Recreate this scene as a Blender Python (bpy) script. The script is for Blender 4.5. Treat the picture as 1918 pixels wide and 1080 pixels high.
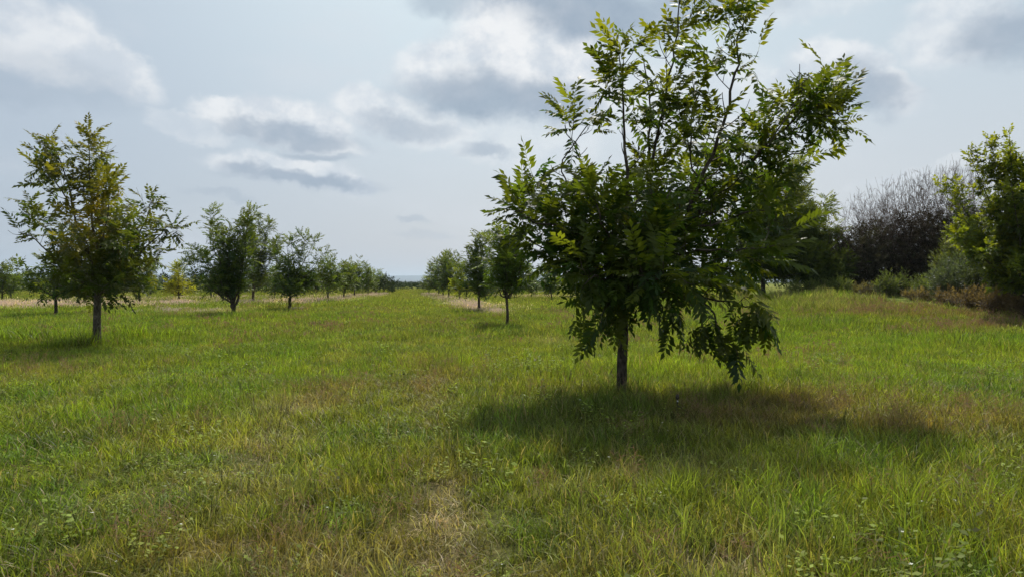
import bpy, math
import numpy as np
from mathutils import Vector

# ------------------------------------------------------------------ camera, sky, sun, exposure
scene = bpy.context.scene
for o in list(bpy.data.objects):
    bpy.data.objects.remove(o)
F = 1279.0            # focal length in photo pixels (photo 1918 wide)
CX, HY = 959.0, 528.0 # principal column, horizon row
CAMZ = 1.6
cam_d = bpy.data.cameras.new("camera")
cam = bpy.data.objects.new("camera", cam_d)
scene.collection.objects.link(cam)
cam_d.sensor_width = 36.0
cam_d.lens = 36.0 * F / 1918.0
cam_d.clip_start = 0.05
cam_d.clip_end = 30000.0
cam.location = (0, 0, CAMZ)
cam.rotation_euler = (math.radians(90) - math.atan(12.0 / F), 0, 0)
scene.camera = cam

SUN_EL, SUN_AZ = math.radians(53), math.radians(11)   # azimuth from +Y towards +X
sun_dir = Vector((math.sin(SUN_AZ) * math.cos(SUN_EL), math.cos(SUN_AZ) * math.cos(SUN_EL), math.sin(SUN_EL)))
sd = bpy.data.lights.new("sun", 'SUN')
sd.energy = 4.6
sd.angle = math.radians(2.0)
sd.color = (1.0, 0.95, 0.86)
sun = bpy.data.objects.new("sun", sd)
scene.collection.objects.link(sun)
sun.rotation_euler = (-sun_dir).to_track_quat('-Z', 'Y').to_euler()

scene.view_settings.view_transform = 'Standard'
scene.view_settings.look = 'None'
scene.view_settings.exposure = 0.18
scene.view_settings.gamma = 1.0
scene.view_settings.use_curve_mapping = False
try:
    scene.cycles.use_denoising = True
    scene.cycles.max_bounces = 8
    scene.cycles.diffuse_bounces = 3
    scene.cycles.glossy_bounces = 2
    scene.cycles.transmission_bounces = 4
    scene.cycles.transparent_max_bounces = 8
    scene.cycles.volume_bounces = 0
except Exception:
    pass


def azel(px, py):
    dx, dz = (px - CX) / F, (HY - py) / F
    return math.atan(dx), math.atan(dz / math.hypot(1, dx))


class NT:
    """small node-tree helper"""
    def __init__(self, tree):
        self.t = tree
        tree.nodes.clear()

    def n(self, kind, **kw):
        nd = self.t.nodes.new(kind)
        for k, v in kw.items():
            setattr(nd, k, v)
        return nd

    def l(self, a, b):
        self.t.links.new(a, b)

    def math(self, op, a, b=None, c=None, clamp=False):
        nd = self.n('ShaderNodeMath', operation=op, use_clamp=clamp)
        for i, v in enumerate((a, b, c)):
            if v is None:
                continue
            if isinstance(v, (int, float)):
                nd.inputs[i].default_value = v
            else:
                self.l(v, nd.inputs[i])
        return nd.outputs[0]

    def mix(self, fac, a, b, blend='MIX'):
        nd = self.n('ShaderNodeMix', data_type='RGBA', blend_type=blend)
        for s, v in ((nd.inputs[0], fac), (nd.inputs[6], a), (nd.inputs[7], b)):
            if isinstance(v, (int, float)):
                s.default_value = v
            elif isinstance(v, tuple):
                s.default_value = (v[0], v[1], v[2], 1)
            else:
                self.l(v, s)
        return nd.outputs[2]

    def ramp(self, v, a, b):
        nd = self.n('ShaderNodeMapRange', interpolation_type='SMOOTHSTEP')
        self.l(v, nd.inputs[0])
        nd.inputs[1].default_value, nd.inputs[2].default_value = a, b
        nd.inputs[3].default_value, nd.inputs[4].default_value = 0, 1
        return nd.outputs[0]


def srgb(r, g, b):
    return tuple(((c / 255 + 0.055) / 1.055) ** 2.4 if c > 10 else c / 3294.6 for c in (r, g, b))


world = bpy.data.worlds.new("World")
scene.world = world
world.use_nodes = True
W = NT(world.node_tree)
out = W.n('ShaderNodeOutputWorld')
bg = W.n('ShaderNodeBackground')
bg.inputs[1].default_value = 0.1
W.l(bg.outputs[0], out.inputs[0])
sky = W.n('ShaderNodeTexSky', sky_type='NISHITA')
sky.sun_disc = False
sky.sun_elevation = SUN_EL
sky.sun_rotation = SUN_AZ
sky.altitude = 100
sky.air_density = 1.2
sky.dust_density = 3.5
sky.ozone_density = 1.5
tc = W.n('ShaderNodeTexCoord')
sep = W.n('ShaderNodeSeparateXYZ')
W.l(tc.outputs['Generated'], sep.inputs[0])
az = W.math('ARCTAN2', sep.outputs[0], sep.outputs[1])
el = W.math('ARCSINE', sep.outputs[2])
# billow warp of the cloud edges
comb = W.n('ShaderNodeCombineXYZ')
W.l(az, comb.inputs[0]); W.l(el, comb.inputs[1])


def noise_v(scale, detail, rough, sx=1.0, sy=1.0, off=0.0):
    mp = W.n('ShaderNodeMapping')
    mp.inputs['Scale'].default_value = (sx, sy, 1)
    mp.inputs['Location'].default_value = (off, off * 0.7, off * 1.3)
    W.l(comb.outputs[0], mp.inputs[0])
    nz = W.n('ShaderNodeTexNoise', noise_dimensions='3D')
    nz.inputs['Scale'].default_value = scale
    nz.inputs['Detail'].default_value = detail
    nz.inputs['Roughness'].default_value = rough
    W.l(mp.outputs[0], nz.inputs[0])
    return nz.outputs[0]


nA = noise_v(9, 7, 0.58, 1, 1.8, 0)
nB = noise_v(9, 7, 0.58, 1, 1.8, 5.3)
nC = noise_v(26, 5, 0.6, 1, 1.15, 2.1)
nD = noise_v(4.5, 5, 0.55, 1, 2.6, 7.7)
azw = W.math('ADD', az, W.math('MULTIPLY', W.math('SUBTRACT', nA, 0.5), 0.075))
azw = W.math('ADD', azw, W.math('MULTIPLY', W.math('SUBTRACT', noise_v(24, 5, 0.6, 1, 1.4, 9.1), 0.5), 0.030))
elw = W.math('ADD', el, W.math('MULTIPLY', W.math('SUBTRACT', nB, 0.5), 0.055))
elw = W.math('ADD', elw, W.math('MULTIPLY', W.math('SUBTRACT', nC, 0.5), 0.030))


def blobs(items, soft):
    """union of ellipses in direction space, edges broken by noise; px list (x, y, half w, half h, tilt deg, amount)"""
    acc = None
    for (px, py, hw, hh, tilt, amt) in items:
        a, e = azel(px, py)
        hw_, hh_ = hw / F * math.cos(a) ** 2 * 1.05, hh / F * math.cos(a)
        c, s = math.cos(math.radians(tilt)), math.sin(math.radians(tilt))
        da = W.math('SUBTRACT', azw, a)
        de = W.math('SUBTRACT', elw, e)
        u = W.math('SUBTRACT', W.math('MULTIPLY', da, c / hw_), W.math('MULTIPLY', de, s / hw_))
        v = W.math('ADD', W.math('MULTIPLY', da, s / hh_), W.math('MULTIPLY', de, c / hh_))
        r = W.math('SQRT', W.math('ADD', W.math('MULTIPLY', u, u), W.math('MULTIPLY', v, v)))
        m = W.math('MULTIPLY', W.ramp(r, 1.0 + soft, 1.0 - soft), amt)
        acc = m if acc is None else W.math('MAXIMUM', acc, m)
    return acc


white = blobs([
    (60, 70, 190, 70, 12, .75), (190, 110, 130, 42, 30, .8), (40, 40, 110, 50, 0, .7),
    (440, 215, 70, 26, 0, .85), (545, 232, 120, 42, 7, .9), (620, 262, 60, 24, 12, .8), (365, 235, 70, 22, 10, .45),
    (525, 318, 130, 30, 5, .75), (640, 344, 60, 18, 10, .7),
    (700, 205, 72, 38, 8, .75), (790, 232, 110, 36, 12, .6),
    (860, 130, 125, 52, -8, .9), (1000, 90, 150, 95, 10, 1.0), (1060, 170, 110, 55, 0, .9), (950, 40, 90, 60, 0, .8),
    (910, 285, 66, 24, 8, .45),
    (1570, 120, 92, 44, 22, .8), (1650, 165, 80, 36, 30, .75), (1500, 150, 50, 30, 0, .6),
    (1800, 60, 120, 70, 0, .7), (1720, 80, 60, 40, 0, .45), (1500, 10, 150, 30, 0, .4), (1750, 320, 160, 14, -12, .3),
    (1000, 260, 130, 60, 0, .35), (1300, 200, 200, 80, 0, .45),
], 0.26)
dark = blobs([
    (80, 140, 190, 42, 8, .35), (20, 165, 130, 30, 0, .35),
    (475, 238, 58, 17, 4, .75), (560, 256, 105, 20, 4, .85), (590, 289, 62, 10, 0, .6),
    (455, 322, 44, 16, 6, .85), (565, 342, 120, 14, 3, .95), (420, 372, 60, 8, 5, .35),
    (770, 240, 80, 18, 6, .6),
    (900, 185, 130, 40, 3, .95), (1010, 190, 95, 34, 0, .95), (850, 168, 70, 22, 0, .7),
    (1110, 20, 150, 52, 12, 1.0), (1280, 10, 170, 40, 0, .8), (830, 5, 60, 22, 0, .6), (1000, -10, 120, 30, 0, .8),
    (905, 288, 44, 12, 0, .6), (765, 412, 20, 7, 0, .4), (1640, 178, 66, 32, 14, .85), (1600, 140, 50, 28, 20, .6),
    (1885, 75, 110, 46, 4, .85), (1560, 200, 60, 18, 0, .4),
    (800, 445, 50, 10, 0, .2),
], 0.55)
# faint broken high cloud everywhere
veil = W.math('MULTIPLY', W.ramp(nD, 0.48, 0.78), 0.35)

haze_c = srgb(195, 199, 206)
blue_c = srgb(182, 199, 208)
up = W.ramp(el, 0.0, 0.45)
base = W.mix(up, tuple(10 * c for c in haze_c), tuple(10 * c * 1.02 for c in blue_c))
leftg = W.ramp(az, 0.1, -0.75)
base = W.mix(leftg, base, tuple(10 * c for c in srgb(170, 183, 198)))
base = W.mix(0.15, base, sky.outputs[0])
glow = W.math('MULTIPLY', W.ramp(W.math('ABSOLUTE', W.math('SUBTRACT', az, -0.08)), 0.75, 0.0), W.ramp(el, 0.03, 0.6))
base = W.mix(glow, base, tuple(10 * c for c in srgb(214, 227, 233)))
col = W.mix(veil, base, tuple(10 * c for c in srgb(206, 211, 218)))
nE = noise_v(15, 6, 0.6, 1, 1.2, 3.9)
wcol = W.mix(W.ramp(nE, .36, .62), tuple(10 * c for c in srgb(198, 206, 215)), tuple(10 * c for c in srgb(228, 230, 232)))
col = W.mix(white, col, wcol)
dsh = W.math('MULTIPLY', dark, W.math('ADD', 0.66, W.math('MULTIPLY', nC, 0.4)), clamp=True)
col = W.mix(dsh, col, tuple(10 * c for c in srgb(144, 160, 178)))
W.l(col, bg.inputs[0])

# ------------------------------------------------------------------ helpers
col_main = scene.collection


def lattice(ix, iy, seed):
    h = (ix.astype(np.int64) * 374761393 + iy.astype(np.int64) * 668265263 + seed * 974634777) & 0xffffffff
    h = ((h ^ (h >> 13)) * 1274126177) & 0xffffffff
    h = h ^ (h >> 16)
    return (h & 0xffff) / 65535.0


def vnoise(x, y, seed=0):
    x = np.asarray(x, float); y = np.asarray(y, float)
    ix, iy = np.floor(x), np.floor(y)
    fx, fy = x - ix, y - iy
    fx, fy = fx * fx * (3 - 2 * fx), fy * fy * (3 - 2 * fy)
    a = lattice(ix, iy, seed); b = lattice(ix + 1, iy, seed)
    c = lattice(ix, iy + 1, seed); d = lattice(ix + 1, iy + 1, seed)
    return (a * (1 - fx) + b * fx) * (1 - fy) + (c * (1 - fx) + d * fx) * fy


def fbm(x, y, seed=0, octv=4):
    s, a, t = 0, 0.5, 0
    for k in range(octv):
        s = s + a * vnoise(x * 2 ** k + 17.3 * k, y * 2 ** k - 9.1 * k, seed + k)
        t += a; a *= 0.5
    return s / t


def sstep(a, b, x):
    t = np.clip((x - a) / (b - a), 0, 1)
    return t * t * (3 - 2 * t)


def ground_z(x, y):
    x = np.asarray(x, float); y = np.asarray(y, float)
    z = 0.9 * sstep(7, 17, x) * sstep(15, 40, y)
    z = z + 0.28 * np.exp(-(((x - 16.3) / 1.9) ** 2 + ((y - 35) / 1.6) ** 2))
    near = np.exp(-((x / 120) ** 2 + (y / 150) ** 2))
    z = z + near * (0.10 * (fbm(x / 6, y / 6, 3, 3) - 0.5) + 0.05 * (fbm(x / 1.3, y / 1.3, 5, 2) - 0.5))
    return z


def at_ground(px, py):
    d = CAMZ * F / (py - HY)
    for _ in range(30):
        x = (px - CX) / F * d
        d2 = (CAMZ - float(ground_z(x, d))) * F / (py - HY)
        d = 0.5 * d + 0.5 * d2
    return (px - CX) / F * d, d


def to_world(px, py, d):
    return np.array([(px - CX) / F * d, d, CAMZ - (py - HY) / F * d])


def new_mesh(name, verts, faces, cols=None, floats=None, smooth=False):
    """verts (n,3), faces list of int arrays (m,k)"""
    me = bpy.data.meshes.new(name)
    verts = np.asarray(verts, np.float32)
    me.vertices.add(len(verts))
    me.vertices.foreach_set('co', verts.ravel())
    idx = np.concatenate([f.ravel() for f in faces]).astype(np.int32)
    tot = np.concatenate([np.full(len(f), f.shape[1]) for f in faces]).astype(np.int32)
    st = np.concatenate([[0], np.cumsum(tot)[:-1]]).astype(np.int32)
    me.loops.add(len(idx)); me.loops.foreach_set('vertex_index', idx)
    me.polygons.add(len(tot)); me.polygons.foreach_set('loop_start', st)
    if smooth:
        me.polygons.foreach_set('use_smooth', np.ones(len(tot), bool))
    me.update(calc_edges=True)
    if cols is not None:
        a = me.attributes.new('tint', 'FLOAT_COLOR', 'POINT')
        c = np.ones((len(verts), 4), np.float32); c[:, :3] = cols
        a.data.foreach_set('color', c.ravel())
    for k, v in (floats or {}).items():
        a = me.attributes.new(k, 'FLOAT', 'POINT')
        a.data.foreach_set('value', np.asarray(v, np.float32))
    return me


def link(name, data, parent=None, loc=None):
    o = bpy.data.objects.new(name, data)
    col_main.objects.link(o)
    if parent is not None:
        o.parent = parent
    if loc is not None:
        o.location = loc
    return o


def tag(o, label=None, cat=None, group=None, kind=None):
    if label: o['label'] = label
    if cat: o['category'] = cat
    if group: o['group'] = group
    if kind: o['kind'] = kind
    return o


class Buf:
    """collects geometry with a colour per vertex"""
    def __init__(self):
        self.v, self.q, self.t, self.c, self.n = [], [], [], [], 0

    def add(self, v, q=None, t=None, c=(1, 1, 1)):
        v = np.asarray(v, float)
        self.v.append(v)
        if q is not None and len(q): self.q.append(np.asarray(q) + self.n)
        if t is not None and len(t): self.t.append(np.asarray(t) + self.n)
        c = np.asarray(c, float)
        self.c.append(np.tile(c, (len(v), 1)) if c.ndim == 1 else c)
        self.n += len(v)

    def mesh(self, name, smooth=False):
        f = []
        if self.q: f.append(np.concatenate(self.q))
        if self.t: f.append(np.concatenate(self.t))
        return new_mesh(name, np.concatenate(self.v), f, np.concatenate(self.c), smooth=smooth)


def unit(v):
    v = np.asarray(v, float)
    return v / np.maximum(np.linalg.norm(v, axis=-1, keepdims=True), 1e-9)


def smooth_line(p, per=4):
    """Catmull-Rom through points"""
    p = np.asarray(p, float)
    if len(p) < 3:
        t = np.linspace(0, 1, per + 1)[:, None]
        return p[0] * (1 - t) + p[-1] * t
    q = np.vstack([2 * p[0] - p[1], p, 2 * p[-1] - p[-2]])
    o = []
    for i in range(1, len(q) - 2):
        for k in range(per):
            t = k / per
            o.append(0.5 * ((2 * q[i]) + (q[i + 1] - q[i - 1]) * t + (2 * q[i - 1] - 5 * q[i] + 4 * q[i + 1] - q[i + 2]) * t * t
                            + (3 * q[i] - 3 * q[i + 1] + q[i + 2] - q[i - 1]) * t ** 3))
    o.append(p[-1])
    return np.array(o)


def tube(buf, pts, r0, r1, sides=6, c=(1, 1, 1), rough=0.0, rng=None, radii=None):
    pts = np.asarray(pts, float)
    n = len(pts)
    tan = np.gradient(pts, axis=0)
    tan = unit(tan)
    ref = np.array([0.31, 0.95, 0.05]) if abs(tan[0][2]) > 0.7 else np.array([0.05, 0.1, 1.0])
    a = unit(np.cross(tan, ref)); b = np.cross(tan, a)
    r = np.linspace(r0, r1, n) if radii is None else np.asarray(radii)
    th = np.linspace(0, 2 * np.pi, sides, endpoint=False)
    R = r[:, None] * np.ones(sides)[None]
    if rough and rng is not None:
        R = R * (1 + rough * rng.normal(size=R.shape))
    v = pts[:, None, :] + R[..., None] * (np.cos(th)[None, :, None] * a[:, None, :] + np.sin(th)[None, :, None] * b[:, None, :])
    v = v.reshape(-1, 3)
    i = np.arange(n - 1)[:, None] * sides
    j = np.arange(sides)[None]
    jn = (j + 1) % sides
    q = np.stack([i + j, i + jn, i + sides + jn, i + sides + j], -1).reshape(-1, 4)
    buf.add(v, q=q, c=c)


# ------------------------------------------------------------------ materials
def mat_leaf(name, trans=0.50, rough=0.5, spec=0.30, src='GEOMETRY', head=None, glow=(1.75, 1.75, 0.7), drycol=(0.33, 0.26, 0.13)):
    m = bpy.data.materials.new(name)
    m.use_nodes = True
    N = NT(m.node_tree)
    o = N.n('ShaderNodeOutputMaterial')
    at = N.n('ShaderNodeAttribute', attribute_name='tint', attribute_type=src)
    c = at.outputs['Color']
    if src == 'INSTANCER':
        v = N.n('ShaderNodeAttribute', attribute_name='v', attribute_type='GEOMETRY')
        k = N.math('ADD', 0.34, N.math('MULTIPLY', v.outputs['Fac'], 1.5))
        kc = N.n('ShaderNodeCombineColor')
        for i in range(3): N.l(k, kc.inputs[i])
        c = N.mix(1.0, c, kc.outputs[0], 'MULTIPLY')
        dr = N.n('ShaderNodeAttribute', attribute_name='dry', attribute_type='GEOMETRY')
        c = N.mix(dr.outputs['Fac'], c, drycol)
        if head:
            h = N.n('ShaderNodeAttribute', attribute_name='head', attribute_type='GEOMETRY')
            c = N.mix(h.outputs['Fac'], c, head)
    p = N.n('ShaderNodeBsdfPrincipled')
    N.l(c, p.inputs['Base Color'])
    p.inputs['Roughness'].default_value = rough
    p.inputs['Specular IOR Level'].default_value = spec
    tr = N.n('ShaderNodeBsdfTranslucent')
    N.l(N.mix(1.0, c, glow, 'MULTIPLY'), tr.inputs[0])
    mx = N.n('ShaderNodeMixShader'); mx.inputs[0].default_value = trans
    N.l(p.outputs[0], mx.inputs[1]); N.l(tr.outputs[0], mx.inputs[2]); N.l(mx.outputs[0], o.inputs[0])
    return m


def mat_bark(name, a, b, scale=9):
    m = bpy.data.materials.new(name); m.use_nodes = True
    N = NT(m.node_tree)
    o = N.n('ShaderNodeOutputMaterial'); p = N.n('ShaderNodeBsdfPrincipled')
    t = N.n('ShaderNodeTexCoord'); mp = N.n('ShaderNodeMapping')
    mp.inputs['Scale'].default_value = (1, 1, 0.28)
    N.l(t.outputs['Object'], mp.inputs[0])
    n1 = N.n('ShaderNodeTexNoise'); n1.inputs['Scale'].default_value = scale * 4; n1.inputs['Detail'].default_value = 6
    n2 = N.n('ShaderNodeTexNoise'); n2.inputs['Scale'].default_value = scale * 0.5; n2.inputs['Detail'].default_value = 4
    N.l(mp.outputs[0], n1.inputs[0]); N.l(t.outputs['Object'], n2.inputs[0])
    c = N.mix(N.ramp(n1.outputs[0], 0.35, 0.68), a, b)
    c = N.mix(N.ramp(n2.outputs[0], 0.55, 0.72), c, tuple(min(1, x * 1.9 + 0.03) for x in b))
    N.l(c, p.inputs['Base Color']); p.inputs['Roughness'].default_value = 0.9
    p.inputs['Specular IOR Level'].default_value = 0.2
    bp = N.n('ShaderNodeBump'); bp.inputs['Strength'].default_value = 0.7; bp.inputs['Distance'].default_value = 0.012
    N.l(n1.outputs[0], bp.inputs['Height']); N.l(bp.outputs[0], p.inputs['Normal'])
    N.l(p.outputs[0], o.inputs[0])
    return m


def mat_plain(name, c, rough=0.6):
    m = bpy.data.materials.new(name); m.use_nodes = True
    N = NT(m.node_tree)
    o = N.n('ShaderNodeOutputMaterial'); p = N.n('ShaderNodeBsdfPrincipled')
    n1 = N.n('ShaderNodeTexNoise'); n1.inputs['Scale'].default_value = 40
    N.l(N.mix(n1.outputs[0], tuple(x * 0.8 for x in c), tuple(x * 1.2 for x in c)), p.inputs['Base Color'])
    p.inputs['Roughness'].default_value = rough
    N.l(p.outputs[0], o.inputs[0])
    return m


M_LEAF = mat_leaf('leaf')
M_DENSE = mat_leaf('leaf_dense', trans=0.22, rough=0.8, spec=0.06, glow=(1.3, 1.35, .7))
M_GRASS = mat_leaf('grass_blade', trans=0.46, rough=0.5, spec=0.25, src='INSTANCER', glow=(1.35, 1.4, 0.65))
M_SEED = mat_leaf('seed_grass', trans=0.35, rough=0.7, spec=0.2, src='INSTANCER', head=(0.26, 0.16, 0.10), glow=(1.2, 1.1, 0.8))
M_WEED = mat_leaf('weed_leaf', trans=0.40, rough=0.62, spec=0.18, src='INSTANCER', head=(0.75, 0.75, 0.68))
M_TWIG = mat_bark('twig', (0.11, 0.074, 0.052), (0.17, 0.12, 0.088), 3)
M_BARK = mat_bark('bark', (0.035, 0.027, 0.020), (0.090, 0.072, 0.056))
M_BARK2 = mat_bark('bark_pale', (0.045, 0.036, 0.026), (0.13, 0.11, 0.085))

# ------------------------------------------------------------------ meadow colours
G = np.array((0.112, 0.190, 0.016)); C_ = np.array((0.058, 0.135, 0.022)); Y = np.array((0.225, 0.262, 0.019))
O_ = np.array((0.185, 0.185, 0.038)); S_ = np.array((0.38, 0.31, 0.18)); R_ = np.array((0.25, 0.135, 0.06)); P_ = np.array((0.60, 0.47, 0.37))


def px_of(x, y):
    y = np.maximum(y, 0.5)
    return CX + x / y * F, HY + CAMZ / y * F


def gauss_px(x, y, lst):
    """soft world ellipses: (px, py on the ground, radius across m, radius along m, amount)"""
    s = np.zeros(np.shape(x))
    for (px, py, rx, ry, a) in lst:
        cx, cy = at_ground(px, py)
        s = np.maximum(s, a * np.exp(-(((x - cx) / rx) ** 2 + ((y - cy) / ry) ** 2)))
    return s


def band_dist(x, y, pts):
    """signed closeness to a world polyline given as (px, py, half width m)"""
    best = np.zeros(np.shape(x))
    P = [(*at_ground(a, b), w) for a, b, w in pts]
    for (x0, y0, w0), (x1, y1, w1) in zip(P[:-1], P[1:]):
        dx, dy = x1 - x0, y1 - y0
        t = np.clip(((x - x0) * dx + (y - y0) * dy) / (dx * dx + dy * dy), 0, 1)
        d = np.hypot(x - x0 - t * dx, y - y0 - t * dy)
        w = w0 + (w1 - w0) * t
        best = np.maximum(best, 1 - sstep(0.55, 1.25, d / w))
    return best


def pale_mask(x, y):
    n = fbm(x / 5.0, y / 2.0, 41)
    m = band_dist(x, y, [(-260, 577, 8.0), (0, 573, 7.5), (110, 576, 2.0)])
    m = np.maximum(m, band_dist(x, y, [(60, 570, 3.5), (250, 571, 4.0), (420, 568, 3.2), (560, 566, 2.6), (650, 560, 1.6), (712, 552, 1.1)]))
    m = np.maximum(m, band_dist(x, y, [(150, 562, 1.6), (400, 560, 1.6), (600, 557, 1.3)]))
    m = np.maximum(m, 0.8 * band_dist(x, y, [(800, 552.5, 1.0), (835, 561, 1.1), (880, 572, 1.1), (925, 588, 0.9)]))
    m = np.maximum(m, 0.8 * band_dist(x, y, [(930, 556, 1.6), (1080, 558, 1.6)]))
    m = np.maximum(m, 0.45 * gauss_px(x, y, [(400, 584, 1.8, 1.8, 1)]))
    return np.clip(m * (0.55 + 0.9 * sstep(0.3, 0.6, n)), 0, 1)


def tracks(x, y):
    u = x + 0.16 * y + .12 * (fbm(y / 4.0, y * 0, 15, 2) - .5)
    t = 0
    for c, a in ((.32, 1), (-1.3, .9), (-4.5, .55), (-6.1, .5), (1.9, .3), (7.6, .5), (9.2, .5)):
        t = np.maximum(t, a * np.exp(-((u - c) / (.26)) ** 2))
    return t * (.25 + 1.1 * sstep(.35, .65, fbm(x / 1.4, y / 2.4, 19, 3)))


def row_strip(x, y):
    u = x + 0.16 * y
    t = 0
    for c in (-8.1, 3.2, 13.5, -19.4):
        t = np.maximum(t, np.exp(-((u - c) / 1.0) ** 2))
    return t


def straw_mask(x, y):
    n = fbm(x / 0.35, y / 0.35, 77, 3)
    m = gauss_px(x, y, [(828, 975, .08, .40, 1.4), (835, 1045, .09, .30, 1.1), (825, 920, .1, .35, .7), 
                        (560, 770, .5, .8, .55), (505, 830, .35, .7, .45), (1300, 880, .3, .3, .45), (650, 1075, .4, .25, .5),
                        (1030, 640, .35, 1.6, .55), (450, 900, .6, .6, .35), (1380, 1060, .5, .3, .5), (1100, 930, .15, .4, .4)])
    return np.clip(m * (0.4 + 1.3 * n), 0, 1)


def red_mask(x, y):
    n = fbm(x / 0.7, y / 0.7, 55, 4)
    m = gauss_px(x, y, [(825, 715, .6, 1.0, .9), (1400, 780, 1.3, 1.0, .75), (1500, 760, 1.2, 1.0, .7), (1820, 800, 1.4, .8, .9),
                        (640, 735, .7, .6, .65), (600, 760, .5, .6, .65), (560, 1040, .8, .35, .6), (760, 1000, .3, .5, .4),
                        (300, 820, .8, .6, .4), (1650, 580, 3, 2, .8), (1780, 590, 2.5, 2, .9), (1540, 572, 1.6, 1, .6), (1120, 1060, .5, .3, .4), (1860, 1000, .4, .6, .35),
                        (1880, 610, 2.5, 2.0, .8), (80, 700, 1.5, 1.5, .35)])
    return np.clip(m * (0.35 + 1.3 * n), 0, 1) + 0.16 * sstep(0.6, 0.8, fbm(x / 1.1, y / 1.1, 91))


def lush_mask(x, y):
    m = gauss_px(x, y, [(60, 640, 2.6, 1.3, 1), (260, 636, 1.6, 1.1, 1), (160, 650, 1.2, .8, .8), (475, 597, 1.9, 2.2, 1),
                        (1530, 612, 1.8, 1.5, .8), (1500, 575, 2.5, 2, .8), (1580, 562, 2, 1.5, .8), (1680, 568, 2, 1.5, .7), (1870, 655, 1.6, 1.1, 1), (1760, 640, 1.6, 1.0, .6), (1250, 700, 1.3, 1.5, .7), (1060, 715, 1.0, .8, .75),
                        (1150, 775, 1.2, .5, .8), (1400, 745, .9, .6, .6), (950, 625, .9, 1.6, .6), (1620, 860, .7, .6, .5),
                        (1330, 960, 1.1, .6, .6), (1700, 980, 1.1, .6, .7), (900, 900, .5, .5, .4), (1500, 1040, 1.2, .4, .7), (640, 900, .5, .5, .4)])
    return np.clip(m, 0, 1)


def bank_mask(x, y):
    return sstep(24, 32, y) * sstep(9, 13, x) * (.4 + .8 * sstep(.4, .6, fbm(x / 1.5, y / 1.5, 141, 3))) + .5 * sstep(17, 21, y) * sstep(11, 14, x) * (1 - sstep(24, 32, y))


def bright_mask(x, y):
    m = gauss_px(x, y, [(1290, 690, 2.4, 1.8, 1), (960, 690, 1.0, 1.6, .8), (270, 632, 1.8, 1.2, 1), (490, 597, 1.6, 2.5, 1),
                        (1800, 960, .9, .5, .7), (620, 880, .6, .5, .5), (160, 770, 1.2, .8, .6), (1550, 660, 3, 2.5, .4), (380, 830, .8, .6, .4), (1690, 830, .5, .5, .5)])
    return np.clip(m, 0, 1)


def meadow_color(x, y):
    n1 = fbm(x / 2.2, y / 2.2, 11)[..., None]
    n2 = fbm(x / 9.0, y / 14.0, 21)[..., None]
    n3 = fbm(x / 0.5, y / 0.5, 31, 3)[..., None]
    c = G * (1 - n1) + Y * n1
    c = c * (1 - 0.5 * sstep(.4, .65, n2)) + O_ * 0.5 * sstep(.4, .65, n2)
    c = c * (1 - 0.55 * sstep(.5, .7, n3)) + C_ * 0.55 * sstep(.5, .7, n3)
    far = sstep(25, 70, y)[..., None] if np.ndim(y) else sstep(25, 70, y)
    c = c * (1 - 0.55 * far) + O_ * 1.02 * 0.55 * far
    fl = sstep(.60, .74, fbm(x / .28, y / .28, 123, 3))[..., None] * .22
    c = c * (1 - fl) + (R_ * .6 + S_ * .4) * .85 * fl
    dk_ = sstep(.58, .72, fbm(x / .45, y / .45, 133, 3))[..., None] * .4
    c = c * (1 - dk_) + C_ * .6 * dk_
    co = gauss_px(x, y, [(1130, 780, 1.1, .8, 1), (1000, 800, .7, .6, .6), (1200, 820, .7, .5, .6)])[..., None] * .8  # nearest tree's shade painted into the grass tint as cool dark green
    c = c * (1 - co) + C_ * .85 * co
    b = bright_mask(x, y)[..., None]
    c = c * (1 - 0.6 * b) + Y * 1.15 * 0.6 * b
    tk = np.clip(tracks(x, y), 0, 1)[..., None] * .5
    c = c * (1 - tk) + (R_ * .35 + O_ * .65) * 1.05 * tk
    r = np.clip(red_mask(x, y), 0, 1)[..., None] * 0.65
    c = c * (1 - r) + R_ * r
    s = straw_mask(x, y)[..., None] * 0.8
    c = c * (1 - s) + S_ * s
    p = pale_mask(x, y)[..., None] * 0.9
    c = c * (1 - p) + P_ * p
    return c


# ------------------------------------------------------------------ ground sheet
def axis_grid(lo, hi, fine, n_out, far_v):
    inner = np.arange(lo, hi + 1e-6, fine)
    g = np.geomspace(1, 1 + far_v, n_out) - 1
    return inner, g[1:]


xi, gx = axis_grid(-42, 42, 0.3, 34, 9000)
xs = np.concatenate([(-42 - gx)[::-1], xi, 42 + gx])
yi, gy = axis_grid(-6, 70, 0.3, 44, 14000)
ys = np.concatenate([(-6 - gx[gx < 5000])[::-1], yi, 70 + gy])
XX, YY = np.meshgrid(xs, ys)
ZZ = ground_z(XX, YY)
nx_, ny_ = len(xs), len(ys)
ii = (np.arange(ny_ - 1)[:, None] * nx_ + np.arange(nx_ - 1)[None])
q = np.stack([ii, ii + 1, ii + nx_ + 1, ii + nx_], -1).reshape(-1, 4)
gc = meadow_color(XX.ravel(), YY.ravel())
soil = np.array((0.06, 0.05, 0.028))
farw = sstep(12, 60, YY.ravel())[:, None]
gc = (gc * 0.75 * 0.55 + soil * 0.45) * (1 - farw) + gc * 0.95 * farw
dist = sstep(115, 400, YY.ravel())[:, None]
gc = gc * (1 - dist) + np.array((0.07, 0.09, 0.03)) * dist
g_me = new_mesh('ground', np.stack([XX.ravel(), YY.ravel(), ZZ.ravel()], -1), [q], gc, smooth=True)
ground = link('ground', g_me)
tag(ground, 'mown meadow of green and straw coloured grass running to the horizon', 'ground', kind='structure')
m = bpy.data.materials.new('soil'); m.use_nodes = True
N = NT(m.node_tree)
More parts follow.
